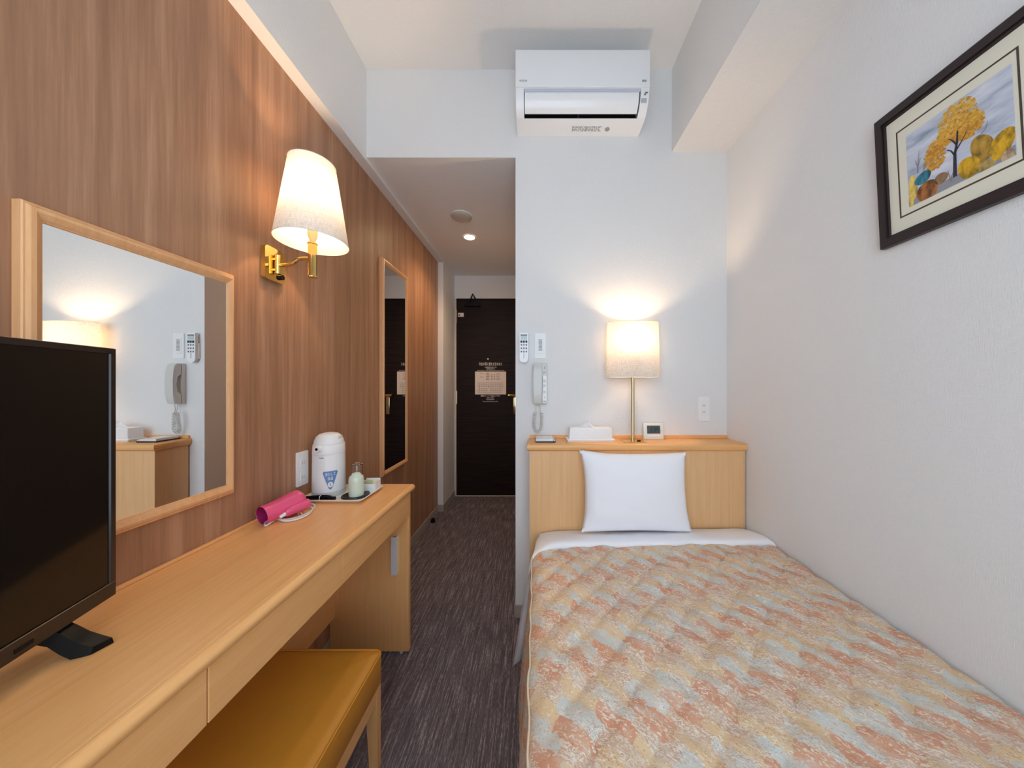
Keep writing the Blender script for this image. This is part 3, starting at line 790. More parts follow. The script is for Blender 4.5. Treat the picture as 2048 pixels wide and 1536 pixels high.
AC(box(-0.0925, 0.5295, 1.4330, 1.4375, 2.5765, 2.7475, 0.0018, 2), 'front_panel', M['acwhite'])
dk = [(1.4520, 2.571), (1.4995, 2.554), (1.5245, 2.520), (1.5120, 2.4920), (1.5105, 2.4935), (1.5215, 2.520), (1.4975, 2.5515), (1.4520, 2.568)]
AC(prism(dk, -0.0535, 0.4895, 'x'), 'air_outlet', M['duct'], smooth=0)
lo = [(1.4415, 2.5705), (1.4455, 2.551), (1.4515, 2.533), (1.4605, 2.517), (1.4715, 2.5045), (1.4855, 2.4955), (1.4865, 2.4985), (1.474, 2.5085), (1.464, 2.5205), (1.4555, 2.536), (1.4495, 2.553), (1.4455, 2.5705)]
AC(prism(lo, -0.0505, 0.484, 'x'), 'louver', M['acwhite'], smooth=0.5)
AC(box(-0.0505, 0.484, 1.4395, 1.4412, 2.560, 2.5725), 'louver_rail', mat('rail_bluegrey', srgb(196, 204, 218), 0.4), smooth=0)
AC(box(0.205, 0.2065, 1.494, 1.500, 2.4905, 2.505), 'outlet_rib', M['grey'], smooth=0)
AC(box(0.4935, 0.5195, 1.4475, 1.4535, 2.5195, 2.540), 'sensor_window', mat('sensor_grey', srgb(186, 190, 194), 0.3), smooth=0)
AC(box(0.509, 0.5225, 1.4370, 1.444, 2.5545, 2.5570), 'status_mark', M['grey'], smooth=0)
AC(box(0.5045, 0.514, 1.4380, 1.444, 2.5475, 2.5495), 'status_mark', M['grey'], smooth=0)
O = Vector((0.2185, YH, 2.477))
text('HITACHI', 0.0135, ac, M['dark'], Vector((-0.0565, 1.4328, 2.6035)) - O, FRONT, 'maker_name', 0.66)
AC(box(0.4925, 0.5135, 1.4323, 1.4332, 2.599, 2.609, 0.0003, 1), 'emblem', M['pale_print'], smooth=0)
# information label on the underside
lb = AC(box(0.178, 0.3335, 1.531, 1.566, 2.4770, 2.4786), 'info_label', M['acwhite'], smooth=0)
bm = B(); rr = random.Random(12)
for r_ in range(5):
    x = 0.182; y = 1.533 + r_ * 0.0064
    while x < 0.322:
        w = rr.uniform(0.004, 0.016)
        zz = 2.4790 - (y - 1.53) * 0.0465
        add_box(bm, x, min(x + w, 0.33), y, y + rr.uniform(0.0025, 0.005), 2.4762, 2.4775); x += w + rr.uniform(0.002, 0.008)
AC(bm, 'label_print', M['pale_print'], lb, smooth=0)
AC(lathe([(0.0, 2.4762), (0.012, 2.4762), (0.012, 2.4785)], 0.359, 1.552, 0, 20), 'round_seal', M['pale_print'], smooth=0)

# ---------------------------------------------------------------- picture on the right wall
pic = thing('framed_picture', 'dark framed picture of a golden tree and stones on the right wall', 'picture', (XR - 0.001, 0.7165, 1.582), (0, 0, 0))
pic.rotation_euler = Matrix.Rotation(-0.022, 3, 'X').to_4x4().to_euler()
# local: u = distance towards the camera from the far edge, v = up, h = out from the wall
def pp_(u, v, h): return (-h - 0.009 * v / 0.363, 0.1565 - u, v)
bm = B(); add_frame(bm, 0, 0.313, 0, 0.363, ((0, 0, 0.0005), (0, 0, 0.014), (0.004, 0.005, 0.019), (0.018, 0.023, 0.017), (0.0185, 0.0235, 0.0125), (0.022, 0.028, 0.0125), (0.0235, 0.030, 0.008), (0.0235, 0.030, 0.0005)), pp_)
obj('frame', bm, M['framewood'], pic, 0.3)
def slab(bm, u0, u1, v0, v1, h0, h1, mi=0):
    vs = [bm.verts.new(pp_(u, v, h)) for h in (h0, h1) for u, v in ((u0, v0), (u1, v0), (u1, v1), (u0, v1))]
    for f in ((0, 1, 2, 3), (4, 5, 6, 7), (0, 1, 5, 4), (1, 2, 6, 5), (2, 3, 7, 6), (3, 0, 4, 7)): bm.faces.new([vs[i] for i in f]).material_index = mi
    return bm
obj('mount', slab(B(), 0.0230, 0.290, 0.0295, 0.3335, 0.002, 0.0075), M['mat_board'], pic, 0)
bm = B(); add_frame(bm, 0.045, 0.257, 0.064, 0.297, ((0, 0, 0.0074), (0, 0, 0.0079), (0.0032, 0.004, 0.0079), (0.0032, 0.004, 0.0074)), pp_)
obj('mount_line', bm, M['mat_line'], pic, 0)
U0, U1, V0, V1 = 0.066, 0.247, 0.0815, 0.271
pr = obj('print', slab(B(), U0, U1, V0, V1, 0.0072, 0.0079), M['skyprint'], pic, 0)
def S(s_, t_, h): return pp_(U0 + (U1 - U0) * s_, V0 + (V1 - V0) * t_, h)
def blob(nm, m, cs, ct, rs, rt, ang=0.0, h=0.0081, n=26, wob=0.04, flat=None):
    bm = B(); rr = random.Random(hash(nm) % 97 if False else len(nm) * 7 + int(cs * 100))
    ph_ = rr.random() * 6
    pts = []
    for i in range(n):
        a = 2 * PI * i / n; k = 1 + wob * math.sin(3 * a + ph_)
        x, y = rs * k * math.cos(a), rt * k * math.sin(a)
        s_, t_ = cs + x * math.cos(ang) - y * math.sin(ang), ct + x * math.sin(ang) + y * math.cos(ang)
        pts.append((min(0.998, max(0.002, s_)), min(0.998, max(0.002, t_))))
    A = [bm.verts.new(S(s_, t_, h)) for s_, t_ in pts]; Z = [bm.verts.new(S(s_, t_, h - 0.0003)) for s_, t_ in pts]
    bm.faces.new(A); bm.faces.new(Z)
    for i in range(n): bm.faces.new((A[i], A[(i + 1) % n], Z[(i + 1) % n], Z[i]))
    return obj(nm, bm, m, pr, 0)
obj('water', slab(B(), U0 + 0.001, U1 - 0.001, V0 + 0.001, V0 + 0.022, 0.0078, 0.0080), M['p_water'], pr, 0)
def stroke(nm, pts, w, m, h=0.0083):
    bm = B(); L = []
    for i, (s_, t_) in enumerate(pts):
        a, b = pts[max(0, i - 1)], pts[min(len(pts) - 1, i + 1)]
        dx, dy = b[0] - a[0], b[1] - a[1]; l = math.hypot(dx, dy) or 1
        ww = w * (1 - 0.6 * i / max(1, len(pts) - 1))
        L.append((bm.verts.new(S(s_ - dy / l * ww, t_ + dx / l * ww, h)), bm.verts.new(S(s_ + dy / l * ww, t_ - dx / l * ww, h))))
    for p, q in zip(L, L[1:]): bm.faces.new((p[0], p[1], q[1], q[0]))
    return obj(nm, bm, m, pr, 0)
# tree crown: many small leaves inside three lobes
bm = B(); rr = random.Random(5)
lobes = [(0.54, 0.77, 0.18, 0.235), (0.63, 0.62, 0.145, 0.15), (0.31, 0.50, 0.115, 0.19), (0.43, 0.66, 0.10, 0.12)]
for _ in range(2300):
    ls, lt, a, b = rr.choice(lobes + lobes[:2])
    an = rr.random() * 2 * PI; q = rr.random() ** 0.6
    s_, t_ = ls + a * q * math.cos(an), lt + b * q * math.sin(an)
    if t_ > 0.985: continue
    e = rr.choice((0.008, 0.012, 0.017)) * rr.uniform(0.8, 1.15); r0 = rr.random() * PI; h = 0.0081 + rr.random() * 0.0003
    vs = [bm.verts.new(S(s_ + e * math.cos(r0 + k * 2 * PI / 5), min(0.995, t_ + e * 0.9 * math.sin(r0 + k * 2 * PI / 5)), h)) for k in range(5)]
    bm.faces.new(vs).material_index = 0 if rr.random() < 0.5 else (1 if t_ < 0.62 or rr.random() < 0.3 else 2)
lv = obj('tree_crown', bm, [M['p_gold1'], M['p_gold2'], M['p_gold3']], pr, 0)
lv['kind'] = 'stuff'
for b_ in ([(0.495, 0.10), (0.50, 0.24), (0.505, 0.38), (0.53, 0.50), (0.54, 0.64)], [(0.503, 0.36), (0.47, 0.44), (0.43, 0.48)], [(0.51, 0.40), (0.57, 0.48), (0.62, 0.56)], [(0.525, 0.48), (0.48, 0.57), (0.45, 0.60)]):
    stroke('tree_trunk', b_, 0.020 if b_[0][1] < 0.2 else 0.009, M['p_trunk'], 0.0086)
blob('stone', M['p_stone_yellow'], 0.055, 0.24, 0.05, 0.17, 0, 0.0081)
blob('stone', M['p_orange'], 0.21, 0.10, 0.115, 0.135, 0, 0.0083)
blob('stone', M['p_teal'], 0.17, 0.30, 0.095, 0.075, 0.35, 0.0085)
blob('stone', M['p_stone_brown'], 0.36, 0.17, 0.068, 0.068, 0.3, 0.0083)
blob('stone', M['p_stone_olive'], 0.74, 0.27, 0.095, 0.17, 0.2, 0.0082)
blob('stone', M['p_stone_gold'], 0.90, 0.20, 0.095, 0.155, -0.35, 0.0084)
blob('stone', M['p_stone_gold'], 0.62, 0.13, 0.095, 0.13, 0.2, 0.0086)
blob('stone', M['p_stone_pale'], 0.94, 0.04, 0.055, 0.06, 0.2, 0.0087)
blob('stone', M['p_stone_yellow'], 0.03, 0.08, 0.028, 0.10, 0, 0.0085)
blob('reflection', M['p_reflection'], 0.76, 0.05, 0.09, 0.05, 0, 0.0081)
for b_ in ([(0.12, 0.40), (0.13, 0.55), (0.15, 0.68)], [(0.125, 0.48), (0.10, 0.58)], [(0.13, 0.50), (0.16, 0.58)], [(0.18, 0.38), (0.20, 0.46)], [(0.19, 0.40), (0.23, 0.47)],
           [(0.46, 0.06), (0.44, 0.16), (0.43, 0.22)], [(0.455, 0.10), (0.48, 0.17)], [(0.74, 0.44), (0.78, 0.46), (0.80, 0.54)]):
    stroke('twig', b_, 0.006, M['p_twig'], 0.0088)

# ---------------------------------------------------------------- hall ceiling fittings
sd = thing('smoke_detector', 'round white smoke detector on the passage ceiling', 'smoke detector', (-0.512, 2.146, ZH))
obj('base_ring', lathe([(0.073, -0.0005), (0.074, -0.006), (0.070, -0.009)], 0, 0, 0, 36), M['white_warm'], sd)
obj('cover', lathe([(0.069, -0.009), (0.067, -0.015), (0.055, -0.020), (0.0, -0.022)], 0, 0, 0, 36), mat('detector_grey', srgb(190, 186, 180), 0.5), sd, 1.2)
dl = thing('downlight', 'small round warm recessed downlight in the passage ceiling', 'light', (-0.524, 2.459, ZH))
obj('trim_ring', lathe([(0.052, -0.0005), (0.052, -0.004), (0.042, -0.005), (0.040, -0.002)], 0, 0, 0, 32), M['white_warm'], dl)
obj('lens', lathe([(0.0, -0.0030), (0.040, -0.0030)], 0, 0, 0, 28), M['downlight'], dl, 0)
sl = bpy.data.lights.new('downlight_beam', 'SPOT'); sl.energy = BULB_HALL; sl.color = (1, 0.66, 0.38); sl.spot_size = 2.4; sl.spot_blend = 0.8; sl.shadow_soft_size = 0.03
so = bpy.data.objects.new('downlight_beam', sl); C.objects.link(so); so.parent = dl; so.location = (0, 0, -0.012)
ds = obj('door_stop', add_lathe(B(), [(0.0, 0.0), (0.018, 0.0), (0.020, 0.010), (0.013, 0.035), (0.0, 0.038)], 0, 0, 0, 14), M['black'])
ds.location = (-0.893, 2.70, 0); tag(ds, 'small black rubber stop on the carpet against the baseboard', 'door stop')

# ---------------------------------------------------------------- bed
bd = thing('bed', 'single bed frame with white mattress against the right wall', 'bed', (0.47, 0.68, 0))
def BD(bm, name, m, parent=bd, **k):
    for v in bm.verts: v.co -= Vector((0.47, 0.68, 0))
    return obj(name, bm, m, parent, **k)
BD(box(0.03, 0.950, -0.055, 1.428, 0.10, 0.26, 0.01, 2), 'base', mat('bed_base_fabric', srgb(120, 90, 66), 0.9))
BD(box(0.040, 0.950, -0.06, 1.428, 0.2605, 0.498, 0.045, 4), 'mattress', M['cotton'], smooth=1.2)
for x in (0.06, 0.90):
    for y in (0.0, 1.37): BD(lathe([(0.022, 0), (0.022, 0.0995)], x, y, 0, 14, cap0=True, cap1=True), 'leg', M['black'])

def bed_path(x_out, z_low, zt, rc, xr, z_right, n_side=26, n_top=118):
    """cross-section of a cover: left hem -> rounded edge -> top -> right edge tucked at the wall; returns (x, z, arc length)"""
    P = []
    for i in range(n_side): 
        k = i / n_side
        P.append((x_out * (1 - k) + (-0.012) * k, z_low + (zt - rc - z_low) * k))
    rx = 1.9 * rc
    for i in range(8):
        a = PI * (1 - 0.5 * i / 8)
        P.append((-0.012 + rx + rx * math.cos(a), zt - rc + rc * math.sin(a)))
    for i in range(n_top):
        k = i / n_top
        P.append((-0.012 + rx + (xr - 0.03 - (-0.012 + rx)) * k, zt))
    for i in range(9):
        a = PI / 2 * (1 - i / 8)
        P.append((xr - 0.03 + 0.03 * math.cos(a), zt - 0.016 + 0.016 * math.sin(a)))
    for i in range(1, 6): P.append((xr, zt - 0.016 - (zt - 0.016 - z_right) * i / 5))
    L = [0.0]
    for a, b in zip(P, P[1:]): L.append(L[-1] + math.hypot(b[0] - a[0], b[1] - a[1]))
    return P, L
def build_spread():
    P, L = bed_path(-0.052, 0.05, 0.533, 0.050, 0.979, 0.36)
    bm = B(); uv = bm.loops.layers.uv.new('UVMap')
    L0 = L[26 + 4]                    # arc length where the top begins
    NY = 176; y_head, y_foot = 1.285, -0.095
    rows = []
    for j in range(NY + 9):
        row = []
        k = min(1.0, j / NY); drop = max(0, j - NY) / 8
        for i, (x, z) in enumerate(P):
            y = y_head + (y_foot - y_head) * k
            s_ = L[i] - L0
            if j == 0 or True:
                hem = 0.010 * noise.noise(Vector((x * 6, 3.1, 0))) * max(0, 1 - k * 14)
            y += hem
            top = 1.0 if 0.0 < s_ < 0.98 else 0.25
            a, b = s_ + y, s_ - y
            q1 = abs(math.sin(PI * b / 0.118)); q2 = abs(math.sin(PI * a / 0.123))
            puff = 0.0135 * (q1 ** 0.30) * (0.62 + 0.38 * q2 ** 0.40) + 0.006 * noise.noise(Vector((x * 9, y * 9, 1))) + 0.003 * noise.noise(Vector((x * 26, y * 26, 4)))
            crown = 0.017 * math.sin(PI * min(1, max(0, s_ * 0.60)))
            nx = -1.0 if s_ < -0.02 else 0.0
            zz = z + (puff - 0.012) * top * (0 if nx else 1) + crown
            if s_ >= 0.965: zz = min(zz, z + crown)
            xx = x + nx * (puff - 0.006) * 0.5 + (-0.006 * math.sin(y * 17 + 1) * max(0, min(1, -s_ * 3)))
            if s_ > 0.9: xx = min(xx, 0.979)
            if drop: zz = zz * (1 - drop) + 0.06 * drop; yy = y - 0.03 * math.sin(drop * PI / 2)
            else: yy = y
            if k < 0.012: zz -= (0.012 - k) / 0.012 * 0.012
            row.append((bm.verts.new((xx, yy, max(0.045, zz))), s_, y - drop * 0.4))
        rows.append(row)
    for r0, r1 in zip(rows, rows[1:]):
        for i in range(len(P) - 1):
            q = (r0[i], r0[i + 1], r1[i + 1], r1[i])
            f = bm.faces.new([v[0] for v in q])
            for lp, v in zip(f.loops, q): lp[uv].uv = (v[1] + 1.0, v[2] + 1.0)
    pip = [rows[j][26 + 1][0].co.copy() + Vector((-0.002, 0, 0.001)) for j in range(2, NY, 3)]
    hem = [rows[0][i][0].co.copy() + Vector((0, 0.0015, 0.004)) for i in range(28, len(P) - 6, 2)]
    return bm, pip, hem
bm, pip, hem = build_spread()
bs = obj('bedspread', bm, M['quilt'], None, 1.6)
tag(bs, 'quilted peach, gold and pale blue patterned bedspread on the bed', 'bedspread')
obj('edge_piping', tube(pip, 0.0028, 6), M['piping'], bs, 1.5)
obj('head_binding', tube(hem, 0.0026, 6), M['navy'], bs, 1.5)

def build_sheet():
    P, L = bed_path(-0.080, 0.05, 0.532, 0.058, 0.980, 0.42, 22, 70)
    L0 = L[22 + 4]
    bm = B(); rows = []
    yp = [(1.274, -0.014), (1.264, -0.006), (1.260, 0.004), (1.263, 0.012), (1.272, 0.017), (1.29, 0.0175), (1.315, 0.015), (1.345, 0.010), (1.375, 0.004), (1.40, -0.003), (1.425, -0.010), (1.444, -0.018)]
    for j, (y, dz) in enumerate(yp):
        row = []
        for i, (x, z) in enumerate(P):
            s_ = L[i] - L0; top = max(0.0, min(1.0, s_ * 12 + 0.6))
            side = max(0.0, min(1.0, -s_ * 7.0))
            xx = x - (0.010 * dz / 0.0175 if s_ < 0 else 0) * (1 - side)
            wave = 0.007 * noise.noise(Vector((s_ * 7, 2.0, 0))) + 0.003 * noise.noise(Vector((s_ * 22, y * 8, 0)))
            yy = y + wave * (1.4 if y < 1.3 else 0.6)
            fold = 0.003 * noise.noise(Vector((s_ * 5, y * 30, 7))) 
            zz = z + (dz + fold + 0.014 * math.sin(PI * min(1, max(0, s_ * 0.62)))) * top
            if side > 0:
                yy = 1.262 + (y - 1.262) * (1 - 0.35 * side) + 0.006 * math.sin(s_ * 20)
                xx += side * (-0.014 + 0.042 * min(1, max(0, (y - 1.262) / 0.06)) - 0.012 * max(0, (y - 1.35) / 0.09))
            xx = min(xx, 0.980); yy = min(yy, 1.446)
            row.append(bm.verts.new((xx, yy, max(0.02, zz))))
        rows.append(row)
    for r0, r1 in zip(rows, rows[1:]):
        for i in range(len(P) - 1): bm.faces.new((r0[i], r0[i + 1], r1[i + 1], r1[i]))
    return bm
sh = obj('bed_sheet', build_sheet(), M['cotton'], None, 1.8)
tag(sh, 'white sheet folded over the bedspread at the bed head', 'sheet')

def build_pillow():
    bm = B(); n = 36; F = []; K = []
    hw, hh, th = 0.236, 0.172, 0.056
    for i in range(n + 1):
        fr, kr = [], []
        for j in range(n + 1):
            u, v = -1 + 2 * i / n, -1 + 2 * j / n
            pin = 1 - 0.055 * (1 - v * v) * abs(u) ** 2.5
            pin2 = 1 - 0.045 * (1 - u * u) * abs(v) ** 2.5
            x, z = u * hw * pin, v * hh * pin2
            if u < -0.55 and v > 0.55: x -= 0.018 * (u + 0.55) * (-1) * (v - 0.55) * 5 * 0.5; z += 0.012 * (-u - 0.55) * (v - 0.55) * 5
            if v < -0.5: x *= 1 + 0.05 * (-v - 0.5)
            t = max(0.0, (1 - abs(u) ** 3.2)) ** 0.62 * max(0.0, (1 - abs(v) ** 3.2)) ** 0.62 * th
            edge = min(1 - abs(u), 1 - abs(v))
            t += 0.005 * noise.noise(Vector((u * 3, v * 3, 2))) * min(1, edge * 4)
            t += 0.004 * noise.noise(Vector((u * 9, v * 2.2, 5))) * max(0, 1 - edge * 2.5) * min(1, edge * 12)
            fr.append(bm.verts.new((x, -t, z)))
            kr.append(fr[-1] if i in (0, n) or j in (0, n) else bm.verts.new((x, t * 0.85, z)))
        F.append(fr); K.append(kr)
    for i in range(n):
        for j in range(n):
            bm.faces.new((F[i][j], F[i + 1][j], F[i + 1][j + 1], F[i][j + 1]))
            bm.faces.new((K[i][j], K[i][j + 1], K[i + 1][j + 1], K[i + 1][j]))
    for v in bm.verts: v.co.z += hh
    return bm
pw = obj('pillow', build_pillow(), M['cotton'], None, 2.0)
pw.location = (0.443, 1.356, 0.553); pw.rotation_euler = (-0.13, 0, 0)
tag(pw, 'white pillow propped upright against the headboard', 'pillow')

# ---------------------------------------------------------------- things on the desk
ZD = 0.7483
tr = thing('serving_tray', 'white rectangular tray holding the kettle and cups on the desk', 'tray', (-0.7815, 1.2605, ZD))
bm = B()
rows = [(0.108, 0.076, 0.0), (0.121, 0.0865, 0.010), (0.1235, 0.0885, 0.013), (0.1215, 0.0868, 0.0145), (0.118, 0.084, 0.012), (0.110, 0.077, 0.0045)]
rings = [[bm.verts.new((u, v, z)) for u, v in rounded_rect(-a, a, -b, b, 0.012, 4)] for a, b, z in rows]
for k in range(len(rings) - 1):
    for i in range(len(rings[0])): bm.faces.new((rings[k][i], rings[k][(i + 1) % len(rings[0])], rings[k + 1][(i + 1) % len(rings[0])], rings[k + 1][i]))
bm.faces.new(rings[0]); bm.faces.new(rings[-1])
obj('dish', bm, M['white_warm'], tr, 0.7)
ZT = ZD + 0.0047

kt = thing('electric_kettle', 'white electric hot water pot with blue triangle sticker on the tray', 'kettle', (-0.8455, 1.270, ZT))
KB = [(0.0, 0.0), (0.056, 0.0), (0.0585, 0.004), (0.0588, 0.03), (0.0580, 0.10), (0.0570, 0.168)]
obj('body', lathe(KB, 0, 0, 0, 64), M['acwhite'], kt, 0.7)
obj('base_band', lathe([(0.0588, 0.002), (0.0592, 0.004), (0.0592, 0.020), (0.0588, 0.022)], 0, 0, 0, 64), M['phone'], kt, 0.7)
obj('collar', lathe([(0.0572, 0.1685), (0.0575, 0.172), (0.0560, 0.205), (0.052, 0.210)], 0, 0, 0, 64), M['white'], kt, 0.9)
obj('lid', lathe([(0.0535, 0.2095), (0.051, 0.222), (0.045, 0.236), (0.034, 0.246), (0.018, 0.2505), (0.0, 0.2515)], 0, 0, 0, 64), M['white'], kt, 1.2)
obj('lid_latch', box(0.024, 0.048, -0.016, 0.012, 0.220, 0.238, 0.004, 2), M['white_warm'], kt)
def on_kettle(ang, z, r=0.0592):      # a point on the pot's wall; the angle runs from the near side towards the room
    return Vector((r * math.sin(ang), -r * math.cos(ang), z))
SA = -0.06
spt = obj('spout', tube([on_kettle(SA, 0.193, 0.048), on_kettle(SA, 0.195, 0.062), on_kettle(SA, 0.195, 0.068)], [0.0165, 0.0130, 0.0110], 20), M['white'], kt, 0.8)
obj('spout_hole', tube([on_kettle(SA, 0.195, 0.0679), on_kettle(SA, 0.195, 0.0690)], 0.0055, 16), M['black'], spt)
c0 = 0.66
def patch(nm, m, parent, zs, half, r):  # a label bent round the pot; half(z) gives its half-width as an angle
    bm = B(); rows = []
    for z in zs:
        w = half(z); rows.append([bm.verts.new(on_kettle(c0 + w * (-1 + 2 * i / 12), z, r)) for i in range(13)])
    for p, q in zip(rows, rows[1:]):
        for i in range(12): bm.faces.new((p[i], p[i + 1], q[i + 1], q[i]))
    return obj(nm, bm, m, parent, 1.5)
def tri_half(z):
    k = (z - 0.032) / (0.105 - 0.032)
    w = 0.075 + 0.395 * k
    if k < 0.07: w = 0.10 * math.sqrt(max(0.0, k / 0.07)) * 0.85
    if k > 0.90: w -= 0.10 * ((k - 0.90) / 0.10) ** 2
    return max(w, 0.002)
stk = patch('sticker', M['blue_sticker'], kt, [0.032 + (0.105 - 0.032) * i / 30 for i in range(31)], tri_half, 0.0593)
def wrap_text(body, size, sx, ang, z, m, parent, r=0.0595, nm='lettering'):
    o = text(body, size, parent, m, (0, 0, 0), (0, 0, 0), nm, 1.0)
    for v in o.data.vertices:
        a = ang + v.co.x * sx / r; v.co = on_kettle(a, z + v.co.y, r + v.co.z)
    return o
wrap_text('沸かして', 0.0150, 0.62, c0, 0.0920, M['white'], stk)
wrap_text('保温', 0.0145, 0.66, c0, 0.0750, M['white'], stk)
wrap_text('TIGER', 0.0085, 0.80, 0.12, 0.158, M['dark'], kt, 0.0576, 'maker_name')
patch('sticker_disc', M['white'], stk, [0.041 + 0.022 * i / 14 for i in range(15)], lambda z: 0.15 * math.sqrt(max(0.0, 1 - ((z - 0.052) / 0.0111) ** 2)), 0.0595)
wrap_text('0', 0.0165, 0.55, c0, 0.052, M['dark'], stk, 0.0598)
# its black cord, bundled on the tray in front of it
bm = B(); rr = random.Random(4)
kO = Vector((-0.8455, 1.270, 0))
def kp(x, y, z): return (x + 0.007, y - 0.075, z)
for k in range(5):
    pts = []
    for i in range(30):
        a = 2 * PI * i / 30
        pinch = 0.25 + 0.75 * abs(math.cos(a)) ** 0.8
        pts.append(kp((0.062 - 0.003 * k) * math.cos(a) + 0.003 * math.sin(k * 2.1), (0.0095 - 0.001 * k) * pinch * math.sin(a) + 0.0006 * k, 0.0028 + 0.0030 * k + 0.0022 * math.sin(2 * a + k * 1.3) * (1 if k else 0)))
    add_tube(bm, pts, 0.0025, 6, closed=True)
cb = obj('power_cord', bm, M['black'], kt, 1.5); cb['label'] = 'black bundled cord'
obj('plug', box(0.050, 0.074, -0.082, -0.068, 0.0005, 0.015, 0.003, 1), M['black'], cb)
obj('tie', tube([kp(0.010, -0.0075 * math.cos(a), 0.0098 + 0.0096 * math.sin(a)) for a in [2 * PI * i / 14 for i in range(14)]], 0.0011, 6, closed=True), M['white'], cb)

ca = thing('coaster', 'round black coaster under the green cup on the tray', 'coaster', (-0.7225, 1.246, ZT))
obj('disc', lathe([(0.0, 0.0), (0.047, 0.0), (0.0510, 0.003), (0.050, 0.0055), (0.044, 0.004), (0.0, 0.0038)], 0, 0, 0, 32), M['black_tray'], ca)
cp = thing('tea_cup', 'pale green tea cup standing upside down on the black coaster', 'cup', (-0.7165, 1.240, ZT + 0.0040))
prof = [(0.0250, 0.0), (0.0268, 0.001)]
for i in range(13):
    z = 0.006 + i * 0.0048; prof.append((0.0272 + (0.0006 if i % 2 else -0.0002), z))
prof += [(0.0268, 0.069), (0.0255, 0.0745), (0.0225, 0.0790), (0.0190, 0.0815), (0.0172, 0.0822), (0.0166, 0.0872), (0.0150, 0.0880), (0.0140, 0.0850), (0.0, 0.0840)]
obj('body', lathe(prof, 0, 0, 0, 36), M['celadon'], cp, 1.0)
gl = thing('drinking_glass', 'clear drinking glass upside down behind the green cup', 'glass', (-0.7500, 1.3035, ZT))
obj('bowl', lathe([(0.0225, 0.0), (0.0205, 0.112), (0.018, 0.1165), (0.0, 0.1165), (0.0, 0.111), (0.0175, 0.110), (0.0190, 0.106), (0.0208, 0.0), (0.0225, 0.0)], 0, 0, 0, 32), M['glass'], gl, 0.9)
bx = thing('sachet_box', 'small white open box of tea sachets at the tray corner', 'box', (-0.6955, 1.310, ZT))
bm = B(); add_box(bm, -0.030, 0.030, -0.022, 0.022, 0.0, 0.003)
add_box(bm, -0.030, 0.030, -0.022, -0.0195, 0.003, 0.033); add_box(bm, -0.030, 0.030, 0.0195, 0.022, 0.003, 0.046)
add_box(bm, -0.030, -0.0275, -0.0195, 0.0195, 0.003, 0.040); add_box(bm, 0.0275, 0.030, -0.0195, 0.0195, 0.003, 0.040)
obj('box_walls', bm, M['white'], bx, 0)
for i, (c_, lab) in enumerate((('green_pack', 'pale green paper tea sachet in front in the small white box'), ('cream_pack', 'cream paper tea sachet leaning in the middle of the white box'), ('sheet_light', 'white paper tea sachet at the back of the small white box'))):
    pk = obj('tea_sachet', box(-0.020, 0.018, -0.0009, 0.0009, 0.0, 0.040, 0.0005, 1), M[c_])
    pk.location = (-0.6955 + (-0.004 + 0.003 * (i % 2)), 1.310 - 0.012 + i * 0.0075, ZT + 0.0045); pk.rotation_euler = (-0.12 - 0.06 * i, 0.12 * (i - 1), 0)
    tag(pk, lab, 'tea sachet', 'tea sachets in the box')

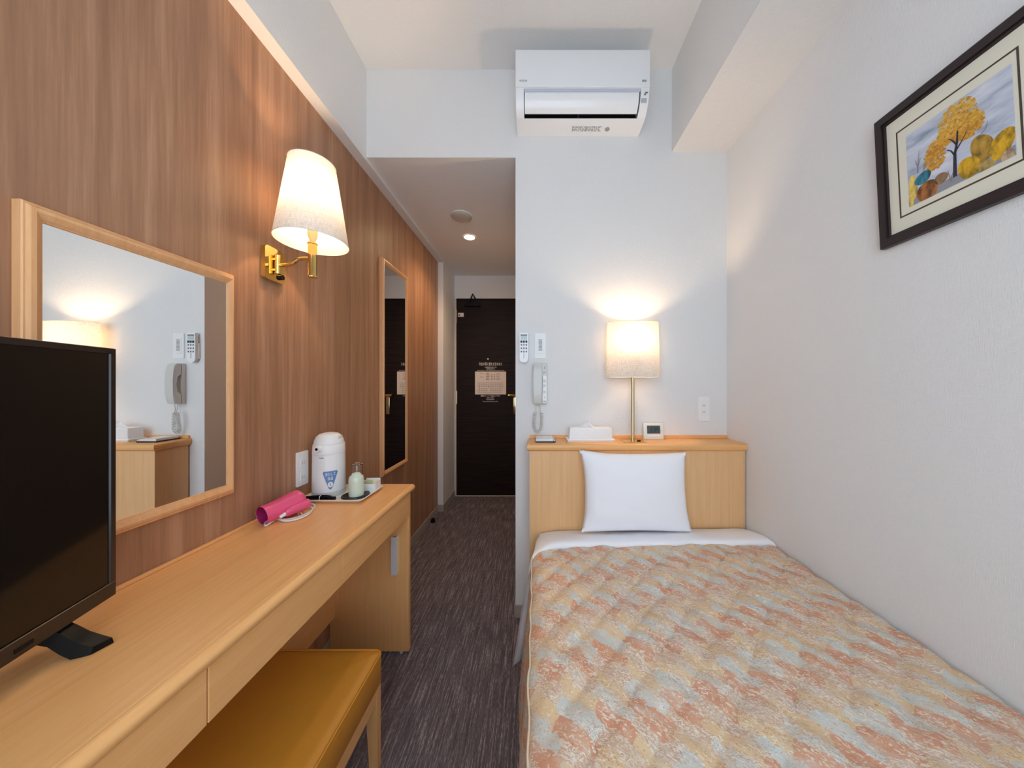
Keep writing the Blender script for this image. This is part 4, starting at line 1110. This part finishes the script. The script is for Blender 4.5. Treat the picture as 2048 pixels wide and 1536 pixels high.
# hair dryer
hd = thing('hair_dryer', 'pink folding hair dryer lying on the desk beside the tray', 'hair dryer', (-0.87, 1.05, ZD))
hO = Vector((-0.87, 1.05, ZD))
p0, p1 = Vector((-0.8750, 0.992, 0.7800)) - hO, Vector((-0.8350, 1.106, 0.7900)) - hO
ax = (p1 - p0); Lb = ax.length; ax.normalize()
def along(bm, prof, p, axis, n=32, sx=1.0):
    q = Vector((0, 0, 1)).rotation_difference(axis).to_matrix()
    rings = []
    for r, z in prof: rings.append([bm.verts.new(p + q @ Vector((r * math.cos(2 * PI * i / n) * sx, r * math.sin(2 * PI * i / n), z))) for i in range(n)])
    for k in range(len(rings) - 1):
        for i in range(n): bm.faces.new((rings[k][i], rings[k][(i + 1) % n], rings[k + 1][(i + 1) % n], rings[k + 1][i]))
    return bm
obj('barrel', along(B(), [(0.0285, 0.0), (0.0292, -0.001), (0.0300, 0.001), (0.0303, 0.03), (0.0335, 0.06), (0.0375, 0.085), (0.0388, 0.10), (0.0370, 0.113), (0.029, 0.120), (0.0, 0.122)], p0, ax), M['pink'], hd, 1.0)
obj('nozzle_lining', along(B(), [(0.0286, -0.0005), (0.0276, 0.004), (0.028, 0.05), (0.0, 0.052)], p0, ax), M['pinkdark'], hd, 1.0)
h0, h1 = Vector((-0.8300, 1.028, 0.7730)) - hO, Vector((-0.7960, 1.090, 0.7850)) - hO
hx_ = (h1 - h0).normalized(); hl_ = (h1 - h0).length
obj('handle', along(B(), [(0.0, 0.0), (0.0125, 0.0), (0.0150, 0.004), (0.0160, 0.02), (0.0172, 0.05), (0.0175, hl_ - 0.006), (0.015, hl_), (0.0, hl_)], h0, hx_, 24, 0.9), M['pink'], hd, 0.9)
obj('cord_guard', tube([h0 + Vector((0.002, 0.004, 0)), h0 + Vector((-0.007, -0.013, -0.008))], [0.0075, 0.005], 12), M['white'], hd)
cpth = [(-0.8635, 1.0601, 0.764), (-0.8697, 1.031, 0.756), (-0.8676, 0.998, 0.7525), (-0.8695, 0.9874, 0.7525), (-0.8875, 1.0115, 0.753), (-0.875, 1.0314, 0.7525), (-0.8282, 1.0353, 0.7525), (-0.8076, 1.063, 0.7525), (-0.8076, 1.1054, 0.7525), (-0.8223, 1.1405, 0.753), (-0.8489, 1.1618, 0.754), (-0.8536, 1.1236, 0.756), (-0.8564, 1.0813, 0.757), (-0.864, 1.0483, 0.757), (-0.8624, 1.0322, 0.7555), (-0.8325, 1.02, 0.7525), (-0.8032, 1.0353, 0.7525), (-0.7961, 1.0754, 0.7525), (-0.8167, 1.1228, 0.7545), (-0.8406, 1.1257, 0.757), (-0.8424, 1.0747, 0.758)]
obj('cord', tube(catmull([Vector(p) - hO + Vector((0.012, -0.004, 0)) for p in cpth[1:]], 7), 0.0031, 8), M['white_warm'], hd, 1.5)
obj('cord_tie', tube([Vector((-0.8060, 1.062, 0.7555)) - hO + Vector((0.015 * math.cos(a), -0.010 * math.cos(a), 0.0066 * math.sin(a))) for a in [2 * PI * i / 16 for i in range(16)]], 0.0010, 6, closed=True), M['white'], hd)
